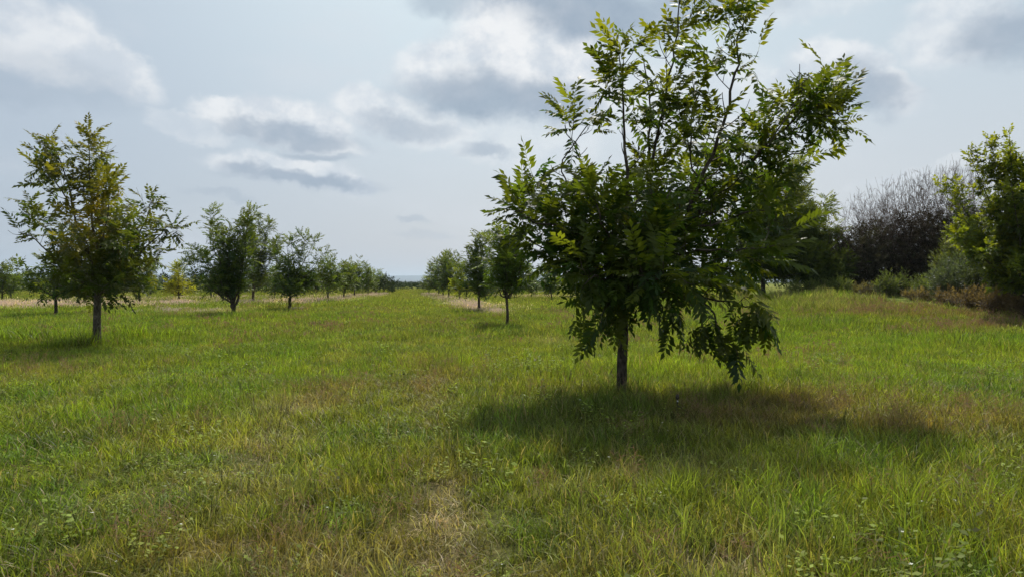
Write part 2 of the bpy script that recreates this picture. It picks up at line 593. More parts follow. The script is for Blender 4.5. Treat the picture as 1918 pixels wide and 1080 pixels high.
o_ = N.n('ShaderNodeOutputMaterial'); p_ = N.n('ShaderNodeBsdfPrincipled')
at = N.n('ShaderNodeAttribute', attribute_name='tint', attribute_type='GEOMETRY')
t_ = N.n('ShaderNodeTexCoord')
n1 = N.n('ShaderNodeTexNoise'); n1.inputs['Scale'].default_value = 14; n1.inputs['Detail'].default_value = 8; n1.inputs['Roughness'].default_value = 0.7
n2 = N.n('ShaderNodeTexNoise'); n2.inputs['Scale'].default_value = 0.9; n2.inputs['Detail'].default_value = 6
N.l(t_.outputs['Object'], n1.inputs[0]); N.l(t_.outputs['Object'], n2.inputs[0])
c = N.mix(N.ramp(n1.outputs[0], 0.3, 0.7), (0.5, 0.5, 0.5), (1.35, 1.3, 1.2))
c = N.mix(1.0, at.outputs['Color'], c, 'MULTIPLY')
c = N.mix(1.0, c, N.mix(N.ramp(n2.outputs[0], 0.35, 0.65), (0.8, 0.85, 0.85), (1.15, 1.1, 1.0)), 'MULTIPLY')
N.l(c, p_.inputs['Base Color']); p_.inputs['Roughness'].default_value = 1.0; p_.inputs['Specular IOR Level'].default_value = 0.1
bp = N.n('ShaderNodeBump'); bp.inputs['Strength'].default_value = 0.8; bp.inputs['Distance'].default_value = 0.03
N.l(n1.outputs[0], bp.inputs['Height']); N.l(bp.outputs[0], p_.inputs['Normal'])
N.l(p_.outputs[0], o_.inputs[0])
g_me.materials.append(m)

# far blue ridge
hx = np.linspace(-9000, 9000, 240)
hb = Buf()
for (yd, base_h, amp, sd_) in ((3100, 5, 3, 3), (8600, 66, 50, 8)):
    ht = base_h + amp * (fbm(hx / 2200 + 4, hx * 0, sd_, 4) - 0.35)
    n_ = len(hx)
    v = np.concatenate([np.stack([hx, np.full(n_, yd - 900.0), np.full(n_, -2.0)], -1), np.stack([hx, np.full(n_, yd + 0.0), ht], -1),
                        np.stack([hx, np.full(n_, yd + 1500.0), np.full(n_, -2.0)], -1)])
    k = np.arange(n_ - 1)
    hb.add(v, q=np.concatenate([np.stack([k, k + 1, k + n_ + 1, k + n_], -1), np.stack([k + n_, k + n_ + 1, k + 2 * n_ + 1, k + 2 * n_], -1)]), c=(0.05, 0.07, 0.05))
hills = link('hills', hb.mesh('hills', True))
tag(hills, 'low blue ridge far beyond the gap between the tree rows', 'hills', kind='structure')
hills.data.materials.append(mat_plain('far_forest', (0.030, 0.048, 0.050), 0.95))

# ------------------------------------------------------------------ leaf templates
def leaflet(L, w, fold, fine):
    """leaflet along +y from the origin, in the xy plane"""
    if fine:
        v = np.array([(0, 0, 0), (-w, L * .42, fold), (0, L * .45, 0), (w, L * .42, fold), (0, L, -L * .10)], float)
        return v, np.array([(0, 2, 1), (0, 3, 2), (1, 2, 4), (2, 3, 4)])
    v = np.array([(0, 0, 0), (-w, L * .45, fold), (0, L, -L * .08), (w, L * .45, fold)], float)
    return v, np.array([(0, 3, 1), (1, 3, 2)])


def rot_z(a):
    return np.array([(math.cos(a), -math.sin(a), 0), (math.sin(a), math.cos(a), 0), (0, 0, 1)])


def rot_y(a):
    return np.array([(math.cos(a), 0, math.sin(a)), (0, 1, 0), (-math.sin(a), 0, math.cos(a))])


def rot_x(a):
    return np.array([(1, 0, 0), (0, math.cos(a), -math.sin(a)), (0, math.sin(a), math.cos(a))])


def leaf_templates(pairs, LL, ww, fine, seed, rach=True, droop=0.35, n_var=4):
    """compound leaves of unit rachis length"""
    rng = np.random.default_rng(seed)
    res = []
    for k in range(n_var):
        V, T, n = [], [], 0
        side_curve = rng.normal() * 0.12
        dr = droop * (0.6 + 0.9 * rng.random())

        def rp(t):
            return np.array([side_curve * t * t, t, -dr * t * t])
        for i in range(pairs + 1):
            t = 0.22 + 0.78 * i / pairs
            for s in ((-1, 1) if i < pairs else (0,)):
                if rng.random() < 0.04: continue
                L = LL * (0.72 + 0.4 * math.sin(math.pi * (0.25 + 0.6 * i / pairs))) * rng.uniform(.85, 1.12)
                v, tt = leaflet(L, ww * rng.uniform(.85, 1.15), 0.012, fine)
                yaw = -s * math.radians(rng.uniform(48, 68)) if s else rng.normal() * 0.1
                M = rot_z(yaw) @ rot_x(-math.radians(rng.uniform(5, 40))) @ rot_y(rng.normal() * 0.35)
                v = v @ M.T + rp(t)
                V.append(v); T.append(tt + n); n += len(v)
        if rach:
            ts = np.linspace(0, 1, 4)
            p = np.array([rp(t) for t in ts])
            w = 0.006
            v = np.concatenate([p - (w, 0, 0), p + (w, 0, 0)])
            a = np.arange(3)
            tt = np.concatenate([np.stack([a, a + 4, a + 1], -1), np.stack([a + 4, a + 5, a + 1], -1)])
            V.append(v); T.append(tt + n); n += len(v)
        res.append((np.concatenate(V), np.concatenate(T)))
    return res


T_FINE = leaf_templates(7, 0.31, 0.062, True, 1, n_var=7)
T_MID = leaf_templates(6, 0.32, 0.058, False, 2, droop=0.4)
T_FAR = leaf_templates(4, 0.40, 0.085, False, 3, rach=False)
T_BROAD = leaf_templates(3, 0.48, 0.16, True, 4)
T_SMALL = leaf_templates(5, 0.22, 0.06, False, 5, rach=False, droop=0.1)


def place_leaves(buf, tmpl, pos, axis, nrm, scale, cols, rng):
    axis = unit(axis)
    nrm = unit(nrm - (nrm * axis).sum(-1, keepdims=True) * axis)
    side = np.cross(axis, nrm)
    var = rng.integers(0, len(tmpl), len(pos))
    for k in range(len(tmpl)):
        m_ = var == k
        if not m_.any(): continue
        tv, tt = tmpl[k]
        M = np.stack([side[m_], axis[m_], nrm[m_]], 1)           # (n,3,3) rows = local axes
        v = np.einsum('vk,nkj->nvj', tv, M) * scale[m_][:, None, None] + pos[m_][:, None, :]
        n = m_.sum()
        t = (tt[None] + (np.arange(n) * len(tv))[:, None, None]).reshape(-1, 3)
        jit = rng.uniform(0.85, 1.15, (n, len(tv), 1))
        buf.add(v.reshape(-1, 3), t=t, c=(cols[m_][:, None, :] * jit).reshape(-1, 3))


def leaves_on(line, rng, ds, start, acc, spread=0.9, lift=0.15, tipw=0.0):
    seg = np.linalg.norm(np.diff(line, axis=0), axis=1)
    cum = np.concatenate([[0], np.cumsum(seg)])
    L = cum[-1]
    if L < 1e-3: return
    s = np.arange(start * L, L, ds) + 0
    s = s + rng.uniform(-ds * .3, ds * .3, len(s))
    s = np.append(np.clip(s, 0, L), L)
    p = np.stack([np.interp(s, cum, line[:, i]) for i in range(3)], -1)
    p2 = np.stack([np.interp(np.minimum(s + 0.05, L), cum, line[:, i]) for i in range(3)], -1)
    p1 = np.stack([np.interp(np.maximum(s - 0.05, 0), cum, line[:, i]) for i in range(3)], -1)
    tan = unit(p2 - p1)
    ref = np.where(np.abs(tan[:, 2:3]) > 0.8, np.array([[1.0, 0.2, 0]]), np.array([[0, 0, 1.0]]))
    a = unit(np.cross(tan, ref)); b = np.cross(tan, a)
    ph = np.arange(len(s)) * 2.4 + rng.uniform(0, 6.28)
    perp = np.cos(ph)[:, None] * a + np.sin(ph)[:, None] * b
    f = (s / L)[:, None]
    ax = tan * (0.25 + 0.9 * f ** 3) + perp * spread * (1 - 0.45 * f ** 3) + np.array([0, 0, lift])
    ax = ax + rng.normal(size=ax.shape) * 0.15
    nr = np.array([0, 0, 1.0]) + rng.normal(size=ax.shape) * 0.28 + tan * 0.3
    acc.append((p, ax, nr, np.minimum(1, s / L)))


def rand_perp(t, rng):
    v = rng.normal(size=3)
    v -= v.dot(t) * t
    return unit(v)


def build_tree(name, base, trunk_pts, limbs, seed, label, cat='tree', group=None, tmpl=None, leaf_len=0.40, ds=0.075,
               sub_step=0.28, sub_len=0.75, trunk_r=(0.085, 0.06), color=(0.040, 0.078, 0.012), tipcol=(0.10, 0.12, 0.018),
               colfn=None, keepfn=None, taper=.62, leaf_floor=.32, gap=.34, leaf_mat=None, bark=None, twig_sides=4, tert=2, droop_low=None, bark_name='trunk'):
    """limbs: list of (points, r0) in world coordinates; trunk_pts in world coordinates"""
    rng = np.random.default_rng(seed)
    tmpl = tmpl or T_MID
    B, acc = Buf(), []
    tp = smooth_line(trunk_pts, 5)
    n = len(tp)
    rr = np.linspace(trunk_r[0], trunk_r[1], n)
    rr[0] *= 1.45; rr[1] *= 1.12
    tube(B, tp, 0, 0, 12, rough=0.035, rng=rng, radii=rr)
    top_z = max(np.asarray(l[0])[:, 2].max() for l in limbs)
    low_z = tp[-1][2]
    for pts, r0 in limbs:
        ln = smooth_line(pts, 4)
        ln[1:-1] += rng.normal(size=ln[1:-1].shape) * 0.02
        seg = np.linalg.norm(np.diff(ln, axis=0), axis=1)
        cum = np.concatenate([[0], np.cumsum(seg)]); L = cum[-1]
        tube(B, ln, r0, 0.007, 7, rough=0.03, rng=rng)
        leaves_on(ln, rng, ds, max(0.35, 1 - 1.1 / max(L, .5)), acc)
        s = min(0.35, L * 0.25) * rng.uniform(.8, 1.2)
        while s < L - 0.1:
            p = np.array([np.interp(s, cum, ln[:, i]) for i in range(3)])
            p2 = np.array([np.interp(min(s + .1, L), cum, ln[:, i]) for i in range(3)])
            t = unit(p2 - p + 1e-6)
            fr = s / L
            bl = sub_len * rng.uniform(.55, 1.25) * (1.05 - taper * fr)
            d = unit(t * 0.55 + rand_perp(t, rng) * 0.95 + np.array([0, 0, 0.25]))
            low = droop_low is not None and p[2] < droop_low
            bend = np.array([0, 0, -0.35 if low else 0.28])
            q0 = p; q1 = p + d * bl * .35; q2 = p + d * bl * .7 + bend * bl * .2; q3 = p + unit(d + bend * 1.1) * bl
            sl = smooth_line([q0, q1, q2, q3], 2)
            rb = max(0.006, min(r0 * (1 - fr) * 0.55, 0.022))
            tube(B, sl, rb, 0.004, twig_sides)
            leaves_on(sl, rng, ds, 0.18, acc, lift=-0.15 if low else 0.12)
            for _ in range(tert):
                if rng.random() < 0.25: continue
                u = rng.uniform(.2, .75)
                pp = sl[int(u * (len(sl) - 1))]
                dd = unit(d * 0.5 + rand_perp(d, rng) * 0.9 + bend)
                tl = bl * rng.uniform(.3, .6)
                tw = np.array([pp, pp + dd * tl * .5, pp + unit(dd + bend * .6) * tl])
                tube(B, tw, 0.006, 0.003, 3)
                leaves_on(tw, rng, ds, 0.15, acc, lift=-0.2 if low else 0.1)
            s += sub_step * rng.uniform(.6, 1.4)
    P = np.concatenate([a[0] for a in acc]); A = np.concatenate([a[1] for a in acc])
    Nn = np.concatenate([a[2] for a in acc]); Fr = np.concatenate([a[3] for a in acc])
    keep = P[:, 2] > low_z + (leaf_floor if keepfn is None else -1.3)
    if keepfn is not None: keep &= keepfn(P, rng)
    else: keep &= fbm(P[:, 0] / .7 + 1.7 * P[:, 1] + seed, P[:, 2] / .7 - P[:, 1], 10, 2) > gap
    P, A, Nn, Fr = P[keep], A[keep], Nn[keep], Fr[keep]
    n = len(P)
    if droop_low is not None:
        A[:, 2] -= 0.9 * sstep(droop_low + 0.4, droop_low - 0.5, P[:, 2])
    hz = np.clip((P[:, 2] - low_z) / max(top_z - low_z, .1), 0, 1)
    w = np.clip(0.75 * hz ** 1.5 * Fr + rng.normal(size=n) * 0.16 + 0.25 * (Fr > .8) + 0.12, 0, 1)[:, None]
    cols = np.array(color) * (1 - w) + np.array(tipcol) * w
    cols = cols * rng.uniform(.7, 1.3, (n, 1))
    if colfn is not None:
        cols = colfn(P, cols, rng)
    LB = Buf()
    sc = leaf_len * rng.uniform(.6, 1.15, n)
    org = np.array(base, float)
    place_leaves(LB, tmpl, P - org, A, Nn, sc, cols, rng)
    for k in range(len(B.v)): B.v[k] = B.v[k] - org
    root = bpy.data.objects.new(name, None)
    col_main.objects.link(root)
    root.location = org
    root.empty_display_size = 0.3
    tag(root, label, cat, group)
    tr = link(bark_name, B.mesh(name + '_wood', True), root); tr.data.materials.append(bark or M_BARK)
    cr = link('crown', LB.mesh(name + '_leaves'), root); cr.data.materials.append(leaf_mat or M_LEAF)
    return root, n


LEAF_COUNT = 0
rg = np.random.default_rng(99)


def px_tree(name, label, base, tips, fork_py, seed, depth=1.2, extra=3, group=None, dist=None, **kw):
    """a tree whose limb tips are given where the photograph shows them; depth is its half depth in metres"""
    global LEAF_COUNT
    r = np.random.default_rng(seed * 7 + 1)
    bx, d = at_ground(*base) if dist is None else ((base[0] - CX) / F * dist, dist)
    bz = float(ground_z(bx, d))
    b = np.array([bx, d, bz - 0.03])
    fork = to_world(base[0] + r.normal() * 1.0, fork_py, d)
    tr = [b, b * .6 + fork * .4 + np.array([r.normal() * .02, r.normal() * .02, 0]), fork]
    limbs = []
    crown_h = max(0.5, to_world(0, min(t[1] for t in tips), d)[2] - fork[2])
    for i, tp in enumerate(tips):
        off = tp[2] if len(tp) > 2 else r.uniform(-depth, depth) * .8
        e = to_world(tp[0], tp[1], d)
        e = np.array([e[0], d + off, e[2]])
        rise = (e[2] - fork[2])
        lead = np.clip(rise / crown_h, 0, 1)
        st = fork + np.array([0, 0, 1.0]) * max(0, rise) * 0.22 * r.random()
        mid = st + (e - st) * .5 + np.array([0, 0, -0.10 * rise]) - np.array([(e - st)[0], (e - st)[1], 0]) * 0.12 * lead + r.normal(size=3) * .04
        if rise < 0:
            mid = st + (e - st) * .5 + np.array([0, 0, 0.25])
        limbs.append(([st, mid, e], kw.get('limb_r', 0.035)))
    for pts, rr_ in kw.pop('stems', []):
        limbs.append(([to_world(a, b_, d) + np.array([0, (0.0 if k_ == 0 else .1), 0]) for k_, (a, b_) in enumerate(pts)], rr_))
    # a leader and limbs running towards and away from the viewer
    top = fork + np.array([r.normal() * .15, 0, crown_h * .85])
    limbs.append(([fork, fork * .5 + top * .5 + r.normal(size=3) * .08, top], kw.get('limb_r', 0.035) * 1.2))
    wpx = max(t[0] for t in tips) - min(t[0] for t in tips)
    cxp = (max(t[0] for t in tips) + min(t[0] for t in tips)) / 2
    for i in range(extra):
        s = 1 if i % 2 else -1
        e = to_world(cxp + r.uniform(-.25, .25) * wpx, HY, d)
        e = np.array([e[0], d + s * depth * r.uniform(.6, 1), fork[2] + crown_h * r.uniform(.15, .65)])
        limbs.append(([fork + np.array([0, 0, .1 * i]), (fork + e) / 2 + np.array([0, 0, .05]), e], kw.get('limb_r', 0.035) * .8))
    kw.pop('limb_r', None)
    root, n = build_tree(name, b, tr, limbs, seed, label, group=group, **kw)
    LEAF_COUNT += n
    return root


# ------------------------------------------------------------------ the nearest tree
def limbs_px(d, spec):
    """spec rows: ([(px, py, depth offset)...], radius)"""
    return [([np.array([(px - CX) / F * (d + off), d + off, CAMZ - (py - HY) / F * (d + off)]) for px, py, off in pts], r) for pts, r in spec]


bx, D0 = at_ground(1165, 737)
b0 = np.array([bx, D0, float(ground_z(bx, D0)) - .03])
W_ = lambda px, py, off=0: np.array([(px - CX) / F * (D0 + off), D0 + off, CAMZ - (py - HY) / F * (D0 + off)])
trunk0 = [b0, W_(1165, 690), W_(1167, 640), W_(1169, 590), W_(1172, 545)]
spec0 = limbs_px(D0, [
    ([(1172, 545, 0), (1178, 470, .05), (1177, 400, .0), (1172, 300, -.1), (1166, 200, -.15), (1158, 95, -.2)], .042),
    ([(1174, 520, 0), (1196, 450, .2), (1213, 370, .3), (1219, 280, .35), (1216, 190, .4), (1204, 110, .4)], .036),
    ([(1213, 370, .3), (1228, 270, .15), (1240, 200, .0), (1262, 90, -.1), (1272, -20, -.1)], .026),
    ([(1176, 540, 0), (1225, 480, -.1), (1266, 432, -.2), (1310, 350, -.3), (1352, 236, -.3), (1374, 160, -.35), (1380, 80, -.3), (1392, 25, -.3)], .044),
    ([(1266, 432, -.2), (1335, 372, -.1), (1400, 315, .0), (1470, 240, .0), (1520, 185, .0), (1548, 140, .05)], .030),
    ([(1335, 372, -.1), (1420, 330, .3), (1480, 290, .4), (1530, 285, .4)], .016),
    ([(1450, 262, 0), (1520, 230, -.2), (1590, 205, -.25)], .012),
    ([(1500, 205, 0), (1540, 190, .2), (1580, 160, .25)], .010),
    ([(1470, 240, 0), (1530, 255, .1), (1590, 240, .1)], .010),
    ([(1400, 315, 0), (1440, 270, -.3), (1490, 190, -.35), (1500, 165, -.35)], .012),
    ([(1266, 432, -.2), (1350, 390, .5), (1430, 360, .8), (1480, 375, .9)], .018),
    ([(1225, 480, -.1), (1310, 440, .4), (1400, 430, .7), (1480, 430, .8)], .018),
    ([(1177, 405, 0), (1144, 392, .1), (1105, 345, .2), (1080, 290, .2), (1058, 235, .2)], .020),
    ([(1174, 480, 0), (1120, 420, -.2), (1085, 380, -.3), (1050, 320, -.3), (1100, 235, -.3)], .020),
    ([(1172, 540, 0), (1110, 470, .1), (1050, 420, .2), (1005, 370, .2), (998, 330, .2)], .026),
    ([(1172, 530, 0), (1100, 450, -.5), (1020, 420, -.8), (965, 395, -.9)], .022),
    ([(1172, 560, 0), (1110, 520, -.3), (1050, 480, -.6), (985, 445, -.7)], .022),
    ([(1172, 570, 0), (1120, 560, .3), (1080, 530, .5), (1040, 500, .6)], .020),
    ([(1169, 585, 0), (1135, 572, -.2), (1105, 580, -.3), (1092, 612, -.35)], .014),
    ([(1171, 575, 0), (1150, 590, -.2), (1142, 610, -.3)], .008),
    ([(1173, 560, 0), (1218, 543, -.1), (1270, 556, -.3), (1325, 572, -.4), (1345, 610, -.5), (1340, 640, -.5)], .026),
    ([(1270, 556, -.3), (1340, 560, -.5), (1400, 575, -.6), (1432, 590, -.6)], .016),
    ([(1176, 550, 0), (1245, 520, .3), (1330, 500, .6), (1420, 490, .8)], .024),
    ([(1266, 432, -.2), (1330, 420, -.4), (1400, 400, -.5), (1455, 385, -.6)], .022),
    ([(1225, 480, -.1), (1290, 470, -.6), (1370, 470, -.9), (1450, 460, -1.0)], .022),
    ([(1176, 540, 0), (1220, 490, .6), (1270, 400, 1.0), (1310, 310, 1.2), (1330, 240, 1.2)], .026),
    ([(1176, 540, 0), (1200, 500, -.7), (1230, 430, -1.2), (1260, 350, -1.4)], .024),
    ([(1174, 530, 0), (1160, 470, -.7), (1130, 420, -1.1), (1110, 340, -1.2)], .022),
    ([(1176, 540, 0), (1190, 480, .8), (1180, 400, 1.2), (1190, 330, 1.3)], .022),
    ([(1172, 560, 0), (1190, 540, -.9), (1230, 520, -1.4), (1290, 510, -1.6)], .020),
    ([(1172, 560, 0), (1150, 530, -.8), (1110, 520, -1.2), (1090, 540, -1.3)], .018),
    ([(1310, 350, -.3), (1290, 280, -.3), (1300, 200, -.3), (1325, 140, -.3)], .014),
])


def keep_main(P, rng):
    px = CX + P[:, 0] / P[:, 1] * F
    py = HY - (P[:, 2] - CAMZ) / P[:, 1] * F
    lim = np.full(len(P), 560.0)
    lim[(px > 1062) & (px < 1122)] = 612
    lim[(px > 1128) & (px < 1160)] = 600
    lim[(px > 1240) & (px < 1330)] = 590
    lim[(px > 1300) & (px < 1385)] = 652
    lim[(px >= 1385) & (px < 1450)] = 602
    ok = py < lim + rng.normal(size=len(P)) * 6
    ok &= px > np.interp(py, [150, 230, 330, 400, 450, 480, 520, 560, 640], [1050, 1046, 988, 958, 974, 1022, 1068, 1080, 1062]) + rng.normal(size=len(P)) * 5
    ok &= (py < 570) | (px > 1128) | (rng.random(len(P)) < .35)
    # natural openings between the sprays
    q_ = fbm(P[:, 0] / .42 + 3 * P[:, 1], P[:, 2] / .42 - 2 * P[:, 1], 8, 2)
    return ok & (q_ > .41 + .08 * sstep(430, 250, py))


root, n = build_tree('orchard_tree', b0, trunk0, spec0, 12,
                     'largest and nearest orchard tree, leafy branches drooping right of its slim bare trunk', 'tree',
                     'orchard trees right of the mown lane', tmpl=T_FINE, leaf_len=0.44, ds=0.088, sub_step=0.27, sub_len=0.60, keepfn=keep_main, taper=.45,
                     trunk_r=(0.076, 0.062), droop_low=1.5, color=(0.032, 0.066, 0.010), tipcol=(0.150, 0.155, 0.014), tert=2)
LEAF_COUNT += n

# ------------------------------------------------------------------ first tree of the left row
bx, D1 = at_ground(181, 648)
b1 = np.array([bx, D1, float(ground_z(bx, D1)) - .03])
trunk1 = [b1] + [np.array([(px - CX) / F * D1, D1, CAMZ - (py - HY) / F * D1]) for px, py in ((181, 615), (182, 575), (184, 545))]
spec1 = limbs_px(D1, [
    ([(184, 550, 0), (182, 480, .1), (176, 410, .1), (172, 340, 0), (166, 250, 0)], .045),
    ([(176, 400, .1), (188, 350, .2), (192, 300, .2), (190, 268, .2)], .016),
    ([(183, 540, 0), (160, 470, -.2), (140, 400, -.3), (124, 330, -.3), (98, 262, -.3)], .036),
    ([(140, 400, -.3), (110, 345, -.2), (80, 320, -.1), (62, 305, 0)], .018),
    ([(183, 545, 0), (130, 480, .5), (85, 430, .7), (35, 385, .8)], .028),
    ([(183, 550, 0), (120, 500, -.6), (70, 450, -.9), (35, 435, -1)], .026),
    ([(184, 530, 0), (195, 450, -.5), (205, 390, -.7), (208, 340, -.8)], .030),
    ([(184, 555, 0), (235, 500, .1), (262, 440, .2), (278, 400, .2), (282, 372, .2)], .032),
    ([(225, 510, .1), (270, 465, -.2), (310, 430, -.3), (338, 408, -.3)], .022),
    ([(184, 555, 0), (225, 520, .5), (270, 490, .8), (305, 470, .9)], .024),
    ([(184, 560, 0), (220, 540, -.6), (255, 545, -.9)], .018),
    ([(184, 560, 0), (140, 545, .4), (90, 520, .7)], .020),
    ([(184, 550, 0), (190, 480, 1.1), (200, 420, 1.6)], .026),
    ([(184, 550, 0), (170, 490, -1.1), (160, 440, -1.7)], .026),
    ([(184, 545, 0), (215, 470, -1.0), (240, 430, -1.5)], .022),
    ([(184, 545, 0), (130, 490, 1.1), (110, 430, 1.7)], .022),
    ([(184, 555, 0), (190, 545, -1.2), (205, 530, -1.7)], .018),
])


def inside(poly, x, y):
    c = np.zeros(len(x), bool)
    n = len(poly)
    for i in range(n):
        (x0, y0), (x1, y1) = poly[i], poly[(i + 1) % n]
        if y0 == y1: continue
        m_ = ((y0 > y) != (y1 > y)) & (x < (x1 - x0) * (y - y0) / (y1 - y0) + x0)
        c ^= m_
    return c


OUT1 = [(150, 252), (196, 246), (214, 285), (192, 312), (212, 345), (222, 385), (240, 400), (262, 372), (300, 372), (306, 405), (345, 408), (338, 430), (300, 455),
        (306, 478), (282, 520), (262, 556), (215, 548), (190, 566), (160, 562), (135, 545), (95, 520), (68, 500), (85, 485), (45, 455), (38, 425), (60, 412), (38, 388),
        (50, 375), (45, 340), (75, 310), (60, 270), (100, 260)]


def keep_left(P, rng):
    px = CX + P[:, 0] / P[:, 1] * F
    py = HY - (P[:, 2] - CAMZ) / P[:, 1] * F
    q_ = fbm(P[:, 0] / .5 + 2 * P[:, 1], P[:, 2] / .5 - 2 * P[:, 1], 9, 2)
    return inside(OUT1, px + rng.normal(size=len(P)) * 5, py + rng.normal(size=len(P)) * 5) & (q_ > .45)


def yellow_patch(P, cols, rng):
    c = to_world(205, 425, D1)
    c2 = to_world(182, 400, D1)
    w = np.maximum(np.exp(-(((P[:, 0] - c[0]) / .45) ** 2 + ((P[:, 2] - c[2]) / .75) ** 2)), .28 * np.exp(-(((P[:, 0] - c2[0]) / .7) ** 2 + ((P[:, 2] - c2[2]) / 1.2) ** 2)))
    w = (w * rng.uniform(.3, 1.2, len(P)))[:, None].clip(0, 1)
    return cols * (1 - w) + np.array((0.26, 0.19, 0.012)) * w


root, n = build_tree('orchard_tree', b1, trunk1, spec1, 21,
                     'tall open tree at the left with a yellowing patch of leaves and pale lower trunk', 'tree',
                     'orchard trees left of the mown lane', tmpl=T_FINE, leaf_len=0.46, ds=0.10, sub_step=0.29, sub_len=0.66,
                     trunk_r=(0.10, 0.075), color=(0.040, 0.068, 0.012), tipcol=(0.115, 0.110, 0.018), colfn=yellow_patch, bark=M_BARK2, taper=.35, keepfn=keep_left)
LEAF_COUNT += n

# ------------------------------------------------------------------ the rest of both rows
GL, GR, GB = 'orchard trees left of the mown lane', 'orchard trees right of the mown lane', 'young trees of the rows farther left'
GQ = 'young trees of the rows farther right'
mid = dict(tmpl=T_MID, leaf_len=0.46, ds=0.095, sub_step=0.32, sub_len=0.75, tert=2, twig_sides=3)
far = dict(tmpl=T_FAR, leaf_len=0.50, ds=0.12, sub_step=0.34, sub_len=0.75, tert=2, twig_sides=3, trunk_r=(0.09, 0.06))
dk = (0.034, 0.066, 0.014); lg = (0.075, 0.115, 0.016)
px_tree('orchard_tree', 'broad dark tree with a forked trunk beside bright tall grass', (437, 592),
        [(348, 488), (352, 462), (374, 420), (408, 405), (440, 396), (466, 394), (455, 440), (372, 512), (400, 530), (470, 470), (452, 522), (425, 440)], 574, 31,
        depth=1.8, extra=4, group=GL, trunk_r=(0.10, 0.09), color=dk, **{**mid, 'leaf_floor': .75},
        stems=[([(436, 576), (432, 560), (430, 540), (418, 480), (412, 430)], .085), ([(438, 577), (443, 562), (447, 540), (456, 480), (462, 420)], .075)])
px_tree('orchard_tree', 'full round-headed tree just behind the forked tree, touching its right side', (474, 566),
        [(472, 425), (490, 408), (508, 414), (520, 432), (524, 455), (480, 470), (524, 490), (470, 520), (515, 530), (495, 450)], 540, 32,
        depth=2.0, extra=4, group=GL, trunk_r=(0.11, 0.08), color=(0.045, 0.075, 0.014), **mid)
px_tree('orchard_tree', 'dark tree with one straight trunk between the forked tree and the small far trees', (542, 581),
        [(520, 466), (548, 443), (570, 440), (586, 448), (600, 470), (603, 496), (598, 520), (512, 516), (520, 540), (575, 545), (545, 480)], 556, 33,
        depth=1.9, extra=4, group=GL, trunk_r=(0.10, 0.08), color=dk, **mid)
L_far = [
    ('first of the smaller left-row trees after the straight-trunked dark tree', (614, 565), [(602, 502), (614, 488), (628, 481), (642, 497), (599, 525), (640, 530), (620, 510)], 548, lg),
    ('small left-row tree with a yellow-green crown, second past the dark tree', (643, 561), [(633, 498), (650, 490), (660, 503), (627, 518), (656, 535), (645, 515)], 546, lg),
    ('taller pointed far tree standing in the middle of the small left-row trees', (664, 557), [(655, 497), (668, 485), (679, 493), (684, 518), (653, 522), (668, 505)], 545, dk),
    ('far left-row tree with a light green crown next to the pointed one', (689, 554), [(679, 507), (690, 498), (702, 509), (677, 525), (705, 530)], 543, lg),
    ('last light green tree of the left row before the hazy gap', (705, 551.5), [(699, 511), (709, 506), (716, 520), (698, 530)], 541, (0.06, .1, .016)),
]
for i, (lb, bs, tips, fk, cc) in enumerate(L_far):
    px_tree('orchard_tree', lb, bs, tips, fk, 50 + i, depth=1.9, extra=3, group=GL, color=cc, **far)
px_tree('orchard_tree', 'thin sparse dark tree at the very end of the left row', (719, 549.5), [(714, 514), (722, 519), (726, 532)], 540, 58, depth=1.5, extra=1, group=GL,
        color=(.04, .055, .03), **{**far, 'ds': .24})

B_far = [
    ('slim-trunked tree right behind the crown of the tall open tree', (104, 590), [(62, 505), (80, 488), (100, 475), (126, 482), (145, 505), (66, 530), (135, 535)], 560, dk),
    ('small tree showing only its short trunk under the tall open tree', (126, 567), [(112, 520), (126, 508), (140, 520)], 550, dk),
    ('small dark tree close left of the pale trunk', (157, 569), [(142, 522), (156, 505), (172, 520), (150, 540)], 552, dk),
    ('young tree behind the right branches of the tall open tree', (260, 566), [(240, 505), (258, 485), (280, 490), (297, 492), (245, 530), (285, 535)], 548, (.05, .085, .015)),
    ('very small tree behind the right branches of the tall open tree, beside a larger one', (281, 556), [(272, 520), (283, 508), (294, 522)], 545, (.05, .085, .02)),
    ('small bright yellow-green tree left of the forked tree', (336, 567), [(318, 520), (326, 503), (336, 491), (348, 505), (354, 525), (320, 542), (350, 542)], 555, (.30, .29, .02)),
    ('small tree under the left half of the forked tree', (395, 562), [(378, 525), (392, 512), (408, 522)], 548, dk),
    ('small tree close left of the forked trunk', (418, 567), [(405, 525), (420, 508), (436, 522), (410, 540)], 550, dk),
    ('small tree standing far between the forked tree and the straight-trunked one', (515, 557), [(500, 520), (514, 508), (528, 520)], 545, (.05, .085, .015)),
    ('tiny far tree right behind the straight-trunked dark tree', (572, 555), [(560, 522), (572, 512), (584, 522)], 544, dk),
    ('tiny far tree just right of the straight-trunked dark tree', (592, 553.5), [(582, 522), (592, 512), (602, 524)], 543, dk),
    ('round green tree cut by the left edge of the photo', (4, 564), [(-22, 505), (-6, 494), (10, 490), (26, 500), (32, 520), (-15, 535), (24, 540)], 551, (.055, .09, .014)),
    ('small tree next to the round tree at the left edge', (20, 561), [(26, 520), (38, 512), (50, 524), (18, 530)], 548, dk),
]
for i, (lb, bs, tips, fk, cc) in enumerate(B_far):
    px_tree('young_tree', lb, bs, tips, fk, 70 + i, depth=1.4, extra=2, group=GB, color=cc, **far)

